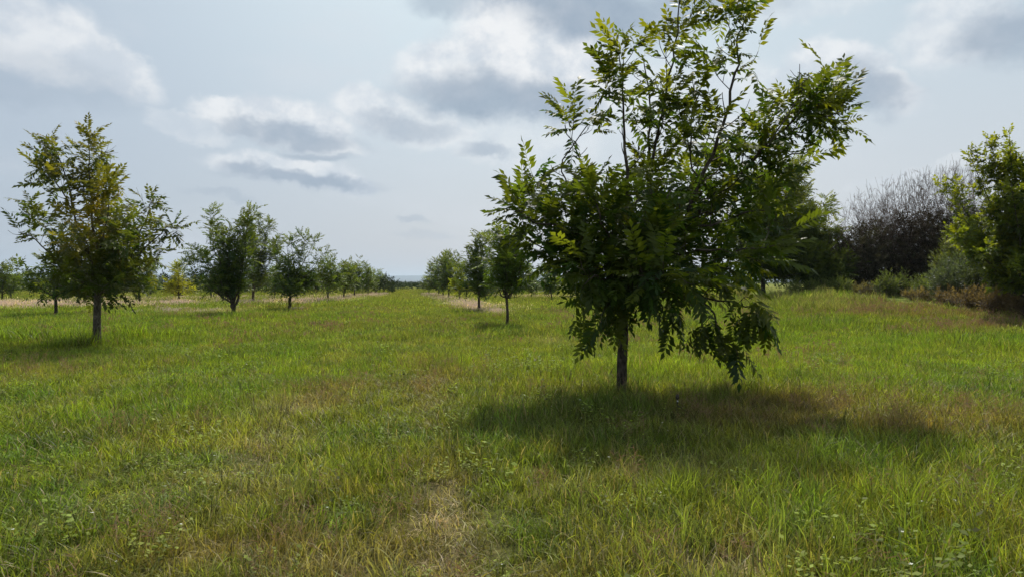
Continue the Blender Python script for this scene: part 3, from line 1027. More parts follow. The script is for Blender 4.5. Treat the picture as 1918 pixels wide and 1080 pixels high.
px_tree('orchard_tree', 'slender tree with a very thin trunk, second from the front in the right row', (949, 612),
        [(928, 446), (940, 434), (956, 428), (975, 442), (988, 470), (922, 490), (975, 515), (928, 528), (965, 545), (945, 470)], 560, 90,
        depth=1.3, extra=3, group=GR, trunk_r=(0.055, 0.045), color=(.055, .10, .016), **{**mid, 'sub_len': .6})
px_tree('orchard_tree', 'dark rounded tree with a low side fork left of the slender tree', (898, 583),
        [(874, 470), (890, 448), (906, 444), (918, 458), (872, 500), (872, 530), (920, 530), (930, 552), (895, 480), (925, 495)], 556, 91,
        depth=1.7, extra=4, group=GR, color=dk, **mid)
px_tree('young_tree', 'small upright yellow-green tree between dark trees of the right row', (860, 567),
        [(852, 530), (856, 508), (862, 498), (870, 515), (873, 535), (855, 545)], 553, 92, depth=.7, extra=1, group=GR, color=(.22, .25, .02),
        **{**far, 'trunk_r': (.05, .04), 'sub_len': .4})
R_far = [
    ('tall dark tree just left of the small yellow-green tree', (840, 562), [(834, 482), (848, 469), (860, 480), (866, 500), (828, 515), (868, 528)], 548, dk),
    ('right-row tree with two round leaf tufts on top, left of the tall dark one', (829, 557.5), [(818, 488), (822, 484), (836, 472), (838, 474), (846, 500), (812, 512)], 546, dk),
    ('wide dark far tree near the left end of the right row', (822, 554.5), [(802, 514), (812, 496), (806, 505), (826, 510), (799, 532)], 544, (.04, .07, .015)),
    ('last low grey-green tree at the far end of the right row', (803, 551), [(793, 524), (800, 518), (808, 522), (790, 534)], 543, (.05, .065, .035)),
]
for i, (lb, bs, tips, fk, cc) in enumerate(R_far):
    px_tree('orchard_tree', lb, bs, tips, fk, 100 + i, depth=1.8, extra=3, group=GR, color=cc, **far)
Q_far = [
    ('low dark bushy tree behind the slender tree', (967, 554.5), [(952, 535), (965, 528), (982, 536)], 550, dk),
    ('round light green tree right of the slender tree, far back', (995, 558), [(973, 518), (990, 502), (1008, 507), (1017, 528), (978, 538), (1012, 542)], 550, (.065, .10, .02)),
    ('dark small tree seen under the left drooping branches of the nearest tree', (1032, 565), [(1016, 505), (1030, 488), (1048, 497), (1055, 525), (1018, 538)], 552, dk),
    ('tree hidden by the nearest crown, its thin trunk showing right of the nearest trunk', (1225, 581), [(1190, 500), (1215, 470), (1245, 465), (1270, 500), (1195, 535), (1265, 540)], 560, dk),
    ('tree mostly hidden by the nearest crown, its short trunk close to the nearest trunk', (1200, 572), [(1180, 520), (1200, 500), (1222, 520)], 555, dk),
]
for i, (lb, bs, tips, fk, cc) in enumerate(Q_far):
    px_tree('young_tree', lb, bs, tips, fk, 110 + i, depth=1.5, extra=2, group=GQ, color=cc, **far)

# wood edge at the right
GW = 'trees and bushes of the wood edge'
dense = dict(tmpl=T_MID, leaf_len=0.58, ds=0.12, sub_step=0.26, sub_len=1.35, taper=.4, gap=0, tert=3, twig_sides=3, trunk_r=(0.16, 0.12), limb_r=0.06)
px_tree('woodland_tree', 'big leafy tree with a domed crown behind the right side of the nearest tree', (1430, 553),
        [(1372, 420), (1405, 355), (1440, 328), (1472, 316), (1505, 322), (1535, 345), (1560, 378), (1490, 390), (1540, 440), (1562, 425), (1575, 470), (1400, 450), (1570, 505), (1385, 500), (1500, 430), (1450, 420), (1480, 510), (1420, 520), (1535, 450)],
        525, 120, depth=3.2, extra=6, group=GW, dist=42, color=(.050, .080, .014), tipcol=(.14, .15, .03), **dense)
px_tree('woodland_tree', 'dark green low tree at the foot of the domed tree, next to the bare bushes', (1520, 553),
        [(1490, 500), (1520, 470), (1556, 462), (1585, 470), (1598, 500), (1600, 525), (1480, 535), (1560, 520), (1530, 530)],
        540, 121, depth=2.0, extra=5, group=GW, dist=40, color=(.028, .046, .012), leaf_mat=M_DENSE, **dense)
right_t = dict(tmpl=T_BROAD, leaf_len=0.26, ds=0.085, sub_step=0.25, sub_len=0.85, gap=.30, tert=3, twig_sides=3, trunk_r=(0.10, 0.08), limb_r=0.04)
px_tree('woodland_tree', 'broad-leaved tree with yellow-green leaves cut by the right edge of the photo', (1925, 600),
        [(1800, 440), (1815, 400), (1832, 330), (1842, 282), (1862, 262), (1890, 250), (1925, 262), (1960, 280), (2010, 340), (1806, 470), (1830, 420), (1850, 350), (1880, 380), (1840, 500),
         (1900, 440), (1880, 520), (1950, 480), (2020, 420), (1870, 300), (1905, 330)],
        560, 122, depth=2.4, extra=6, group=GW, dist=24, color=(.050, .082, .010), tipcol=(.20, .21, .015), **right_t)


def bare_bush(label, base_px, dist, tops, seed, stems=70, leafc=(.035, .04, .022), leafn=700, leaf_h=.56):
    stems = int(stems * .8); leafn = int(leafn * 1.7)
    """many thin upright stems, twiggy tips, dark small leaves low down"""
    rng = np.random.default_rng(seed)
    bx = (base_px - CX) / F * dist
    bz = float(ground_z(bx, dist)) - .05
    org = np.array([bx, dist, bz])
    B = Buf()
    tips = []
    for i in range(stems):
        tp = tops[rng.integers(0, len(tops))]
        e = to_world(tp[0] + rng.normal() * 16, tp[1] + abs(rng.normal()) * 34 - 4, dist)
        e[0] += rng.normal() * .35; e[1] = dist + rng.normal() * 1.1
        st = org + np.array([rng.normal() * .5 + .45 * (e[0] - bx), rng.normal() * .7, 0])
        if rng.random() < .5: st = org + np.array([rng.normal() * .4, rng.normal() * .5, 0])
        md = st * .5 + e * .5 + rng.normal(size=3) * .18 + np.array([(e[0] - bx) * .12, 0, 0])
        ln = smooth_line([st, md, e], 5) - org
        ln[1:-1] += rng.normal(size=ln[1:-1].shape) * .09
        tube(B, ln, .017, .005, 3)
        for k in range(12):
            u = rng.uniform(.35, .97)
            p = ln[int(u * (len(ln) - 1))]
            t = unit(e - st)
            d = unit(t * .7 + rand_perp(t, rng) * rng.uniform(.6, 1.2))
            L = rng.uniform(.4, 1.1) * (1.15 - .55 * u)
            tw = np.array([p, p + d * L * .5, p + unit(d + np.array([0, 0, .35])) * L])
            tube(B, tw, .0075, .003, 3)
            tips.append(tw)
            for _ in range(4):
                d2 = unit(d + rand_perp(d, rng) * .8 + np.array([0, 0, .3]))
                q0 = tw[1] * (1 - .5 * rng.random()) + tw[2] * .5 * rng.random() if False else tw[1] + (tw[2] - tw[1]) * rng.random()
                tube(B, np.array([q0, q0 + d2 * L * .45]), .005, .003, 3)
    root = bpy.data.objects.new('bare_bush', None)
    col_main.objects.link(root); root.location = org
    tag(root, label, 'bush', GW)
    o = link('branches', B.mesh('bare_bush_wood', True), root); o.data.materials.append(M_TWIG)
    LB = Buf()
    w = (max(t[0] for t in tops) - min(t[0] for t in tops)) / 2 / F * dist + .8
    h = to_world(0, min(t[1] for t in tops), dist)[2] - bz
    P = np.stack([rng.normal(size=leafn) * w * .55, rng.normal(size=leafn) * 1.1, np.abs(rng.beta(1.3, 1.6, leafn)) * h * leaf_h * 1.25], -1)
    cx_ = (sum(t[0] for t in tops) / len(tops) - base_px) / F * dist
    P[:, 0] += cx_ * P[:, 2] / h
    P[:, 2] *= 1 - .35 * np.clip(np.abs(P[:, 0]) / (w * 1.3), 0, 1)
    A = rng.normal(size=P.shape) + np.array([0, 0, .4]); Nn = rng.normal(size=P.shape) + np.array([0, 0, 1.2])
    cols = np.array(leafc) * rng.uniform(.5, 1.5, (leafn, 1))
    place_leaves(LB, T_SMALL, P, A, Nn, rng.uniform(.3, .6, leafn), cols, rng)
    o = link('crown', LB.mesh('bare_bush_leaves'), root); o.data.materials.append(M_DENSE)


bare_bush('bare grey bush at the left end of the leafless thicket, beside the dark low tree', 1612, 40.5, [(1580, 412), (1600, 380), (1622, 366), (1640, 354)], 201, leafn=1500, leafc=(.055, .048, .030))
bare_bush('tall leafless bush of purple-grey twigs in the middle of the thicket', 1680, 41, [(1648, 350), (1668, 332), (1690, 322), (1715, 330)], 202, stems=85, leafn=1700, leafc=(.048, .036, .026))
bare_bush('bare twiggy bush right of the middle of the thicket, taller than its left neighbour', 1745, 40, [(1722, 322), (1742, 312), (1765, 305)], 203, stems=80, leafn=1500, leafc=(.060, .046, .028))
bare_bush('tallest bare bush, rising behind the left side of the yellow-green tree', 1810, 39, [(1780, 308), (1800, 296), (1822, 292), (1850, 305)], 204, stems=80, leafn=1600, leafc=(.060, .062, .030))


def leafy_shrub(name, label, px, dist, half_px, top_py, seed, col, tip, n=500, tm=None, ll=.3, depth=.8, group=GW, squash=1.0, bark=None):
    """many-stemmed shrub: stems fan out from the ground and carry leaves to their tips"""
    rng = np.random.default_rng(seed)
    bx = (px - CX) / F * dist
    bz = float(ground_z(bx, dist)) - .03
    org = np.array([bx, dist, bz])
    w = half_px / F * dist
    h = to_world(0, top_py, dist)[2] - bz
    B, acc = Buf(), []
    ns = max(8, int(n / 16))
    for i in range(ns):
        a = rng.uniform(0, 6.28); rr_ = math.sqrt(rng.random())
        e = np.array([math.cos(a) * rr_ * w, math.sin(a) * rr_ * depth, h * (1 - .55 * rr_ ** 2) * rng.uniform(.65, 1.02)])
        st = np.array([e[0] * .35 + rng.normal() * .05, e[1] * .35, 0])
        ln = smooth_line([st, st * .5 + e * .5 + np.array([e[0] * .1, 0, h * .06]), e], 4)
        tube(B, ln, .012, .004, 3)
        leaves_on(ln, rng, ll * .28, .12, acc)
        for _ in range(2):
            u = rng.uniform(.3, .8); p = ln[int(u * (len(ln) - 1))]
            d = unit(np.array([rng.normal(), rng.normal(), .5]))
            tw = np.array([p, p + d * .12 * h, p + unit(d + np.array([0, 0, .5])) * .26 * h])
            tube(B, tw, .006, .003, 3); leaves_on(tw, rng, ll * .3, .1, acc)
    P = np.concatenate([a[0] for a in acc]); A = np.concatenate([a[1] for a in acc]); Nn = np.concatenate([a[2] for a in acc]); Fr = np.concatenate([a[3] for a in acc])
    wv = np.clip(.5 * Fr + rng.normal(size=len(P)) * .25, 0, 1)[:, None]
    cols = (np.array(col) * (1 - wv) + np.array(tip) * wv) * rng.uniform(.75, 1.25, (len(P), 1))
    LB = Buf()
    place_leaves(LB, tm or T_SMALL, P, A, Nn, ll * rng.uniform(.6, 1.2, len(P)), cols, rng)
    root = bpy.data.objects.new(name, None)
    col_main.objects.link(root); root.location = org
    tag(root, label, 'shrub', group)
    o = link('stems', B.mesh(name + '_wood', True), root); o.data.materials.append(bark or M_TWIG)
    o = link('foliage', LB.mesh(name + '_leaves'), root); o.data.materials.append(M_LEAF)


gg, gt = (.06, .085, .02), (.13, .15, .045)
leafy_shrub('shrub', 'tuft of pale green weeds below the domed tree, nearest the drooping leaves', 1488, 38, 26, 528, 316, gg, gt, 360, ll=.26)
leafy_shrub('shrub', 'small dry brownish bush between the pale green shrubs and the tall feathery plant', 1615, 36.5, 24, 528, 317, (.09, .075, .035), (.16, .14, .07), 380, ll=.22)
leafy_shrub('shrub', 'low pale green shrub at the foot of the big domed tree', 1535, 37.5, 30, 522, 301, gg, gt, 420, ll=.28)
leafy_shrub('shrub', 'pale green shrub in front of the left end of the leafless thicket', 1572, 37, 20, 518, 302, gg, gt, 360, ll=.28)
leafy_shrub('shrub', 'upright feathery green plant in front of the dark thicket, tallest of the green ones', 1662, 36, 24, 503, 303, gg, gt, 420, ll=.26)
leafy_shrub('shrub', 'thin green plant next to the tall feathery one, in front of the thicket', 1692, 36.5, 12, 506, 304, gg, gt, 220, ll=.24)
leafy_shrub('shrub', 'bunch of green weed stalks left of the brown undergrowth', 1735, 34, 26, 512, 305, gg, gt, 420, ll=.26)
leafy_shrub('shrub', 'green weedy shrub standing where the brown undergrowth begins', 1770, 32, 22, 508, 306, gg, gt, 360, ll=.26)
leafy_shrub('shrub', 'dense grey-green shrub left of the yellow-green tree trunk', 1795, 31, 44, 462, 307, (.045, .062, .035), (.10, .12, .075), 900, ll=.3, depth=1.3)
leafy_shrub('shrub', 'dark shrub filling the gap under the yellow-green tree', 1870, 28, 60, 470, 308, (.025, .035, .015), (.05, .06, .025), 1100, ll=.32, depth=1.3)
leafy_shrub('shrub', 'dark shrub at the right edge behind the yellow-green tree', 1960, 28, 70, 400, 309, (.025, .035, .015), (.05, .06, .025), 1300, ll=.34, depth=1.5)
leafy_shrub('shrub', 'green bush reaching up between the bare twigs and the yellow-green tree', 1800, 35, 34, 405, 310, (.05, .07, .015), (.12, .13, .03), 800, ll=.34, depth=1.2)
br1, br2 = (.072, .048, .026), (.145, .105, .055)
leafy_shrub('shrub', 'low reddish weed clump left of the brown undergrowth, under the green stalks', 1722, 33, 34, 538, 315, (.10, .07, .03), (.17, .13, .06), 420, ll=.2)
leafy_shrub('shrub', 'red-brown dead weed clump where the undergrowth starts, nearest the green stalks', 1775, 29, 34, 536, 311, br1, br2, 420, ll=.2)
leafy_shrub('shrub', 'red-brown dead weed clump in the middle of the brown undergrowth', 1822, 27, 38, 528, 312, br1, br2, 480, ll=.2)
leafy_shrub('shrub', 'tall red-brown weed clump directly left of the yellow-green tree trunk', 1872, 25.5, 40, 524, 313, br1, br2, 520, ll=.2)
leafy_shrub('shrub', 'dark brown weed clump at the right edge of the photo', 1935, 24, 42, 540, 314, (.06, .04, .022), (.11, .08, .045), 600, ll=.2)

# ------------------------------------------------------------------ far scrub (one mass nobody could count)
def scrub(name, label, segs, seed, cols_, dens=5.0, ll=.5):
    rng = np.random.default_rng(seed)
    LB = Buf(); Ps = []
    for (xa, xb, d, top, dep) in segs:
        wx = (xb - xa) / F * d
        n = int(wx * dens * 10)
        u = rng.random(n)
        x = (xa + (xb - xa) * u - CX) / F * d
        y = d + rng.random(n) * dep
        hmax = to_world(0, top, d)[2]
        bump = .60 + .45 * fbm(x / 3.1, y / 2.5, seed) + .28 * (vnoise(x / 1.0, y * 0, seed + 5) - .5)
        z = np.sqrt(rng.random(n)) * hmax * bump
        Ps.append(np.stack([x, y, z + ground_z(x, y)], -1))
    P = np.concatenate(Ps); n = len(P)
    hue = fbm(P[:, 0] / 6, P[:, 1] / 6, seed + 2)[:, None]
    c = (np.array(cols_[0]) * (1 - sstep(.35, .65, hue)) + np.array(cols_[1]) * sstep(.35, .65, hue)) * rng.uniform(.6, 1.4, (n, 1))
    place_leaves(LB, T_FAR, P, rng.normal(size=(n, 3)) + np.array([0, 0, .2]), rng.normal(size=(n, 3)) + np.array([0, 0, 1.]), ll * rng.uniform(.6, 1.5, n), c, rng)
    o = link(name, LB.mesh(name)); o.data.materials.append(M_DENSE)
    tag(o, label, 'scrub', kind='stuff')


scrub('scrub', 'dark belt of low scrub along the far left edge of the meadow',
      [(-420, 735, 84, 514, 6), (-420, -100, 82, 510, 5), (60, 240, 90, 510, 5), (340, 620, 92, 512, 6)], 401, [(.016, .026, .012), (.028, .040, .014)], 6.5)
scrub('distant_scrub', 'hazy line of low dark trees closing the lane between the rows',
      [(700, 830, 128, 534, 8), (690, 900, 220, 531, 25), (560, 1100, 380, 530.5, 60), (860, 1120, 100, 531, 10), (1060, 1640, 75, 512, 10)], 402, [(.028, .045, .022), (.05, .065, .025)], 2.2, ll=.8)

# ------------------------------------------------------------------ grass (scattered tufts)
def blades(rng, n, R, hmin, hmax, w, lean, segs=3, curl=1.0):
    """n curved tapering blades rooted in a disc of radius R"""
    V, Q, Tt, vv, dd, hh = [], [], [], [], [], []
    cnt = 0
    for i in range(n):
        a = rng.uniform(0, 6.28); r = R * math.sqrt(rng.random())
        p = np.array([math.cos(a) * r, math.sin(a) * r, -.01])
        h = rng.uniform(hmin, hmax)
        az_ = rng.uniform(0, 6.28)
        out_ = np.array([math.cos(az_), math.sin(az_), 0])
        ln = lean * rng.uniform(.2, 1.6)
        face = rng.uniform(0, 6.28)
        sd_ = np.array([math.cos(face), math.sin(face), 0])
        ts = np.linspace(0, 1, segs + 1)
        wd = w * rng.uniform(.7, 1.3)
        pts = []
        for t in ts:
            c = p + out_ * h * ln * (t ** (1 + curl)) + np.array([0, 0, h * t * (1 - .35 * ln * t * t)])
            hw = wd * .5 * (1 - t ** 1.6) + .0004
            pts.append(c - sd_ * hw)
            if t < 1: pts.append(c + sd_ * hw)
        V += pts
        for k in range(segs - 1):
            b = cnt + 2 * k
            Q.append((b, b + 1, b + 3, b + 2))
        b = cnt + 2 * (segs - 1)
        Tt.append((b, b + 1, b + 2))
        cnt += len(pts)
        val = rng.random()
        dry = 1.0 if rng.random() < .045 else rng.uniform(0, .10)
        vv += [val] * len(pts); dd += [dry] * len(pts); hh += [0.0] * len(pts)
    return V, Q, Tt, vv, dd, hh


def tuft_mesh(name, V, Q, T, vv, dd, hh, mat):
    f = []
    if len(Q): f.append(np.array(Q))
    if len(T): f.append(np.array(T))
    me = new_mesh(name, np.array(V), f, floats={'v': vv, 'dry': dd, 'head': hh})
    me.materials.append(mat)
    return me


def coll(name, meshes):
    c = bpy.data.collections.new(name)      # only a store for the scatter, never linked to the scene
    for i, me in enumerate(meshes):
        o = bpy.data.objects.new('%s_%02d' % (name, i), me)
        c.objects.link(o)
    return c


def scatter_group(c):
    ng = bpy.data.node_groups.new('scatter_' + c.name, 'GeometryNodeTree')
    ng.interface.new_socket('Geometry', in_out='INPUT', socket_type='NodeSocketGeometry')
    ng.interface.new_socket('Geometry', in_out='OUTPUT', socket_type='NodeSocketGeometry')
    N = ng.nodes; L = ng.links
    gi, go = N.new('NodeGroupInput'), N.new('NodeGroupOutput')
    ci = N.new('GeometryNodeCollectionInfo')
    ci.inputs['Collection'].default_value = c
    ci.inputs['Separate Children'].default_value = True
    ci.inputs['Reset Children'].default_value = True
    ip = N.new('GeometryNodeInstanceOnPoints')
    ip.inputs['Pick Instance'].default_value = True

    def attr(nm, ty):
        a = N.new('GeometryNodeInputNamedAttribute'); a.data_type = ty
        a.inputs[0].default_value = nm
        return a.outputs[0]
    L.new(gi.outputs[0], ip.inputs['Points'])
    L.new(ci.outputs[0], ip.inputs['Instance'])
    L.new(attr('pick', 'INT'), ip.inputs['Instance Index'])
    L.new(attr('rot', 'FLOAT_VECTOR'), ip.inputs['Rotation'])
    L.new(attr('scl', 'FLOAT_VECTOR'), ip.inputs['Scale'])
    L.new(ip.outputs[0], go.inputs[0])
    return ng


def scatter(name, label, cat, c, P, pick, rot, scl, tint):
    me = bpy.data.meshes.new(name)
    me.vertices.add(len(P)); me.vertices.foreach_set('co', P.astype(np.float32).ravel())
    for nm, ty, key, val in (('pick', 'INT', 'value', pick.astype(np.int32)), ('rot', 'FLOAT_VECTOR', 'vector', rot.astype(np.float32)),
                             ('scl', 'FLOAT_VECTOR', 'vector', scl.astype(np.float32))):
        a = me.attributes.new(nm, ty, 'POINT'); a.data.foreach_set(key, val.ravel())
    a = me.attributes.new('tint', 'FLOAT_COLOR', 'POINT')
    t4 = np.ones((len(P), 4), np.float32); t4[:, :3] = tint
    a.data.foreach_set('color', t4.ravel())
    me.update()
    o = link(name, me)
    tag(o, label, cat, kind='stuff')
    md = o.modifiers.new('scatter', 'NODES'); md.node_group = scatter_group(c)
    return o


def wedge(rng, y0, y1, dens, margin=2.0):
    """points on the part of the meadow the camera and its near surroundings can see"""
    area_w = 2 * (0.78 * y1 + margin)
    n = int(area_w * (y1 - y0) * dens)
    x = rng.uniform(-area_w / 2, area_w / 2, n); y = rng.uniform(y0, y1, n)
    m = np.abs(x) < 0.78 * y + margin
    x, y = x[m], y[m]
    wood = (x > 12) & (y > 26 + 12 * sstep(19, 15, x)) & (x / y > .34)
    return x[~wood], y[~wood]


rs = np.random.default_rng(5)
A_near = [tuft_mesh('short_tuft', *blades(rs, 44, .15, .05, .18, .0062, .8), M_GRASS) for _ in range(4)] + [tuft_mesh('short_tuft', *blades(rs, 24, .12, .06, .24, .0095, .7, segs=4), M_GRASS) for _ in range(2)]
A_mid = [tuft_mesh('meadow_tuft', *blades(rs, 60, .28, .06, .19, .009, .65, segs=2), M_GRASS) for _ in range(5)]
A_far = [tuft_mesh('field_tuft', *blades(rs, 120, .75, .06, .19, .013, .5, segs=2), M_GRASS) for _ in range(4)]
A_vfar = [tuft_mesh('far_tuft', *blades(rs, 190, 1.8, .06, .18, .024, .4, segs=2), M_GRASS) for _ in range(3)]
cA = coll('meadow_tufts', A_near + A_mid + A_far + A_vfar)


def tuft_points(rng, zones):
    Ps, pk, sc = [], [], []
    for (y0, y1, dens, lo, hi, s) in zones:
        x, y = wedge(rng, y0, y1, dens)
        Ps.append(np.stack([x, y, ground_z(x, y)], -1)); pk.append(rng.integers(lo, hi, len(x))); sc.append(np.full(len(x), s))
    return np.concatenate(Ps), np.concatenate(pk), np.concatenate(sc)


P, pk, sc = tuft_points(rs, [(2.2, 6, 85, 0, 6, .9), (6, 11, 62, 0, 6, 1.05), (10, 19, 24, 6, 11, 1.0), (18, 38, 6.0, 11, 15, 1.0), (36, 70, 1.1, 15, 18, 1.0), (70, 125, .55, 15, 18, 1.1)])
n = len(P)
lush = lush_mask(P[:, 0], P[:, 1]); strw = straw_mask(P[:, 0], P[:, 1])
hv = fbm(P[:, 0] / 1.6, P[:, 1] / 1.6, 61, 3)
keep = rs.random(n) > np.maximum(strw * .75, pale_mask(P[:, 0], P[:, 1]) * .8)
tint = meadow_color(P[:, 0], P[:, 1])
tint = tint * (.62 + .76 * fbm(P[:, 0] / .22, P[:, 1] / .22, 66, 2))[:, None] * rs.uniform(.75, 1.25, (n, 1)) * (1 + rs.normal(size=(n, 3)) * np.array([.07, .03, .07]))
rot = np.stack([rs.normal(size=n) * .12, rs.normal(size=n) * .12, rs.uniform(0, 6.28, n)], -1)
sz = sc * (.35 + 1.3 * hv + .5 * lush - .3 * np.clip(tracks(P[:, 0], P[:, 1]), 0, 1)) * rs.uniform(.7, 1.3, n)
scl = np.stack([sc * rs.uniform(.85, 1.2, n)] * 2 + [sz], -1)
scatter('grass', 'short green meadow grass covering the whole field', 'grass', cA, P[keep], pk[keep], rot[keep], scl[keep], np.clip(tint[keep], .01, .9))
print('grass points', keep.sum())

# taller lush grass
B_near = [tuft_mesh('tall_tuft', *blades(rs, 34, .13, .16, .42, .0075, .55, segs=4, curl=1.2), M_GRASS) for _ in range(5)]
B_mid = [tuft_mesh('tall_field_tuft', *blades(rs, 50, .30, .18, .45, .014, .42, segs=3, curl=1.2), M_GRASS) for _ in range(4)]
cB = coll('tall_tufts', B_near + B_mid)
x1, y1 = wedge(rs, 2.2, 9, 22); x2, y2 = wedge(rs, 9, 45, 8)
X = np.concatenate([x1, x2]); Yv = np.concatenate([y1, y2]); pick = np.concatenate([rs.integers(0, 5, len(x1)), rs.integers(5, 9, len(x2))])
lm = lush_mask(X, Yv)
patch = sstep(.56, .72, fbm(X / .9, Yv / .9, 71, 3))
right_near = sstep(0.2, 1.6, X) * sstep(8.0, 4.8, Yv) * .75
pr = np.clip(lm * .95 + .55 * bank_mask(X, Yv) + .15 * patch + right_near + .42 * row_strip(X, Yv) - .25 * np.clip(tracks(X, Yv), 0, 1), 0, 1) * (1 - .9 * np.clip(straw_mask(X, Yv) + .0, 0, 1))
k = rs.random(len(X)) < pr
X, Yv, pick, lm = X[k], Yv[k], pick[k], np.maximum(lm[k], bank_mask(X[k], Yv[k]))
n = len(X)
t = meadow_color(X, Yv) * .55 + G * .45
bk = (bank_mask(X, Yv) * rs.uniform(0, .9, n))[:, None]
t = t * (1 - bk) + np.array((.24, .21, .09)) * bk
t = t * rs.uniform(.75, 1.2, (n, 1))
sz = (.45 + .9 * lm) * rs.uniform(.6, 1.2, n)
scatter('tall_grass', 'taller lush green grass in tufts around the trunks and at the lower right', 'grass', cB,
        np.stack([X, Yv, ground_z(X, Yv)], -1), pick, np.stack([rs.normal(size=n) * .15, rs.normal(size=n) * .15, rs.uniform(0, 6.28, n)], -1),
        np.stack([sz * .9 + .2, sz * .9 + .2, sz], -1), t)
print('tall', n)


# pale dry grass
def seedy(rng, n, R, hmin, hmax, w, head_w, lean=.35):
    V, Q, T, vv, dd, hh = blades(rng, n, R, hmin * .3, hmin * .8, w, .6, segs=2)
    cnt = len(V)
    for i in range(int(n * .7)):
        a = rng.uniform(0, 6.28); r = R * math.sqrt(rng.random())
        p = np.array([math.cos(a) * r, math.sin(a) * r, 0]); h = rng.uniform(hmin, hmax)
        o_ = np.array([math.cos(a * 3), math.sin(a * 3), 0]) * lean * h * rng.random()
        top = p + o_ + np.array([0, 0, h]); fa = rng.uniform(0, 6.28); s = np.array([math.cos(fa), math.sin(fa), 0])
        V += [p - s * w * .3, p + s * w * .3, top + s * w * .2, top - s * w * .2]
        Q.append((cnt, cnt + 1, cnt + 2, cnt + 3)); cnt += 4
        vv += [rng.random()] * 4; dd += [.5] * 4; hh += [.3] * 4
        for b_ in range(6):
            hp = p + (top - p) * rng.uniform(.68, 1)
            dr = unit(np.array([rng.normal(), rng.normal(), rng.uniform(.2, 1.2)])) * rng.uniform(.03, .09) * (h / .35)
            sd_ = unit(np.cross(dr, rng.normal(size=3))) * head_w
            V += [hp - sd_ * .3, hp + sd_ * .3, hp + dr * .6 + sd_, hp + dr]
            Q.append((cnt, cnt + 1, cnt + 2, cnt + 3)); cnt += 4
            vv += [rng.random()] * 4; dd += [.2] * 4; hh += [1.] * 4
    return V, Q, T, vv, dd, hh


D_near = [tuft_mesh('seed_tuft', *seedy(rs, 16, .14, .18, .42, .004, .0035), M_SEED) for _ in range(5)]
D_far = [tuft_mesh('seed_field_tuft', *seedy(rs, 40, .6, .22, .42, .014, .014), M_SEED) for _ in range(4)]
cD = coll('seed_tufts', D_near + D_far)
x1, y1 = wedge(rs, 2.5, 13, 14); x2, y2 = wedge(rs, 13, 42, 2.4)
X = np.concatenate([x1, x2]); Yv = np.concatenate([y1, y2]); pick = np.concatenate([rs.integers(0, 5, len(x1)), rs.integers(5, 9, len(x2))])
rm = red_mask(X, Yv)
k = rs.random(len(X)) < np.clip(rm * 1.0 + .05, 0, .9)
X, Yv, pick = X[k], Yv[k], pick[k]; n = len(X)
t = (R_ * .6 + O_ * .4) * rs.uniform(.7, 1.3, (n, 1)); sz = rs.uniform(.45, .95, n)
scatter('seed_grass', 'thin reddish brown seed-head grass in patches across the near meadow', 'grass', cD,
        np.stack([X, Yv, ground_z(X, Yv)], -1), pick, np.stack([rs.normal(size=n) * .15, rs.normal(size=n) * .15, rs.uniform(0, 6.28, n)], -1),
        np.stack([sz, sz, sz], -1), t)
print('seed', n)

M_PALE = mat_leaf('pale_grass', trans=.35, rough=.7, spec=.2, src='INSTANCER', head=(.60, .47, .38), glow=(1.0, 1.0, 1.0), drycol=(.50, .40, .29))
E_far = [tuft_mesh('pale_tuft', *seedy(rs, 46, .8, .28, .55, .020, .018, .3), M_PALE) for _ in range(4)]
E_near = [tuft_mesh('straw_litter', *blades(rs, 40, .16, .03, .10, .004, 2.2, segs=3), M_PALE) for _ in range(4)]
cE = coll('pale_tufts', E_far + E_near)
x1, y1 = wedge(rs, 24, 115, 1.6)
pm = pale_mask(x1, y1)
k = rs.random(len(x1)) < pm * 1.1
x1, y1 = x1[k], y1[k]
x2, y2 = wedge(rs, 2.4, 14, 60)
k = rs.random(len(x2)) < straw_mask(x2, y2) * .9
x2, y2 = x2[k], y2[k]
X = np.concatenate([x1, x2]); Yv = np.concatenate([y1, y2]); pick = np.concatenate([rs.integers(0, 4, len(x1)), rs.integers(4, 8, len(x2))]); n = len(X)
t = np.where((pick < 4)[:, None], P_ * .95, S_) * rs.uniform(.65, 1.25, (n, 1)) * np.array([1.05, 1, 1])
sz = np.where(pick < 4, rs.uniform(.4, .75, n), rs.uniform(.8, 1.4, n))
scatter('dry_grass', 'pale straw coloured dry grass in bands under the tree rows', 'dry grass', cE,
        np.stack([X, Yv, ground_z(X, Yv)], -1), pick, np.stack([rs.normal(size=n) * .1, rs.normal(size=n) * .1, rs.uniform(0, 6.28, n)], -1),
        np.stack([sz, sz, sz], -1), t)
print('dry', n)


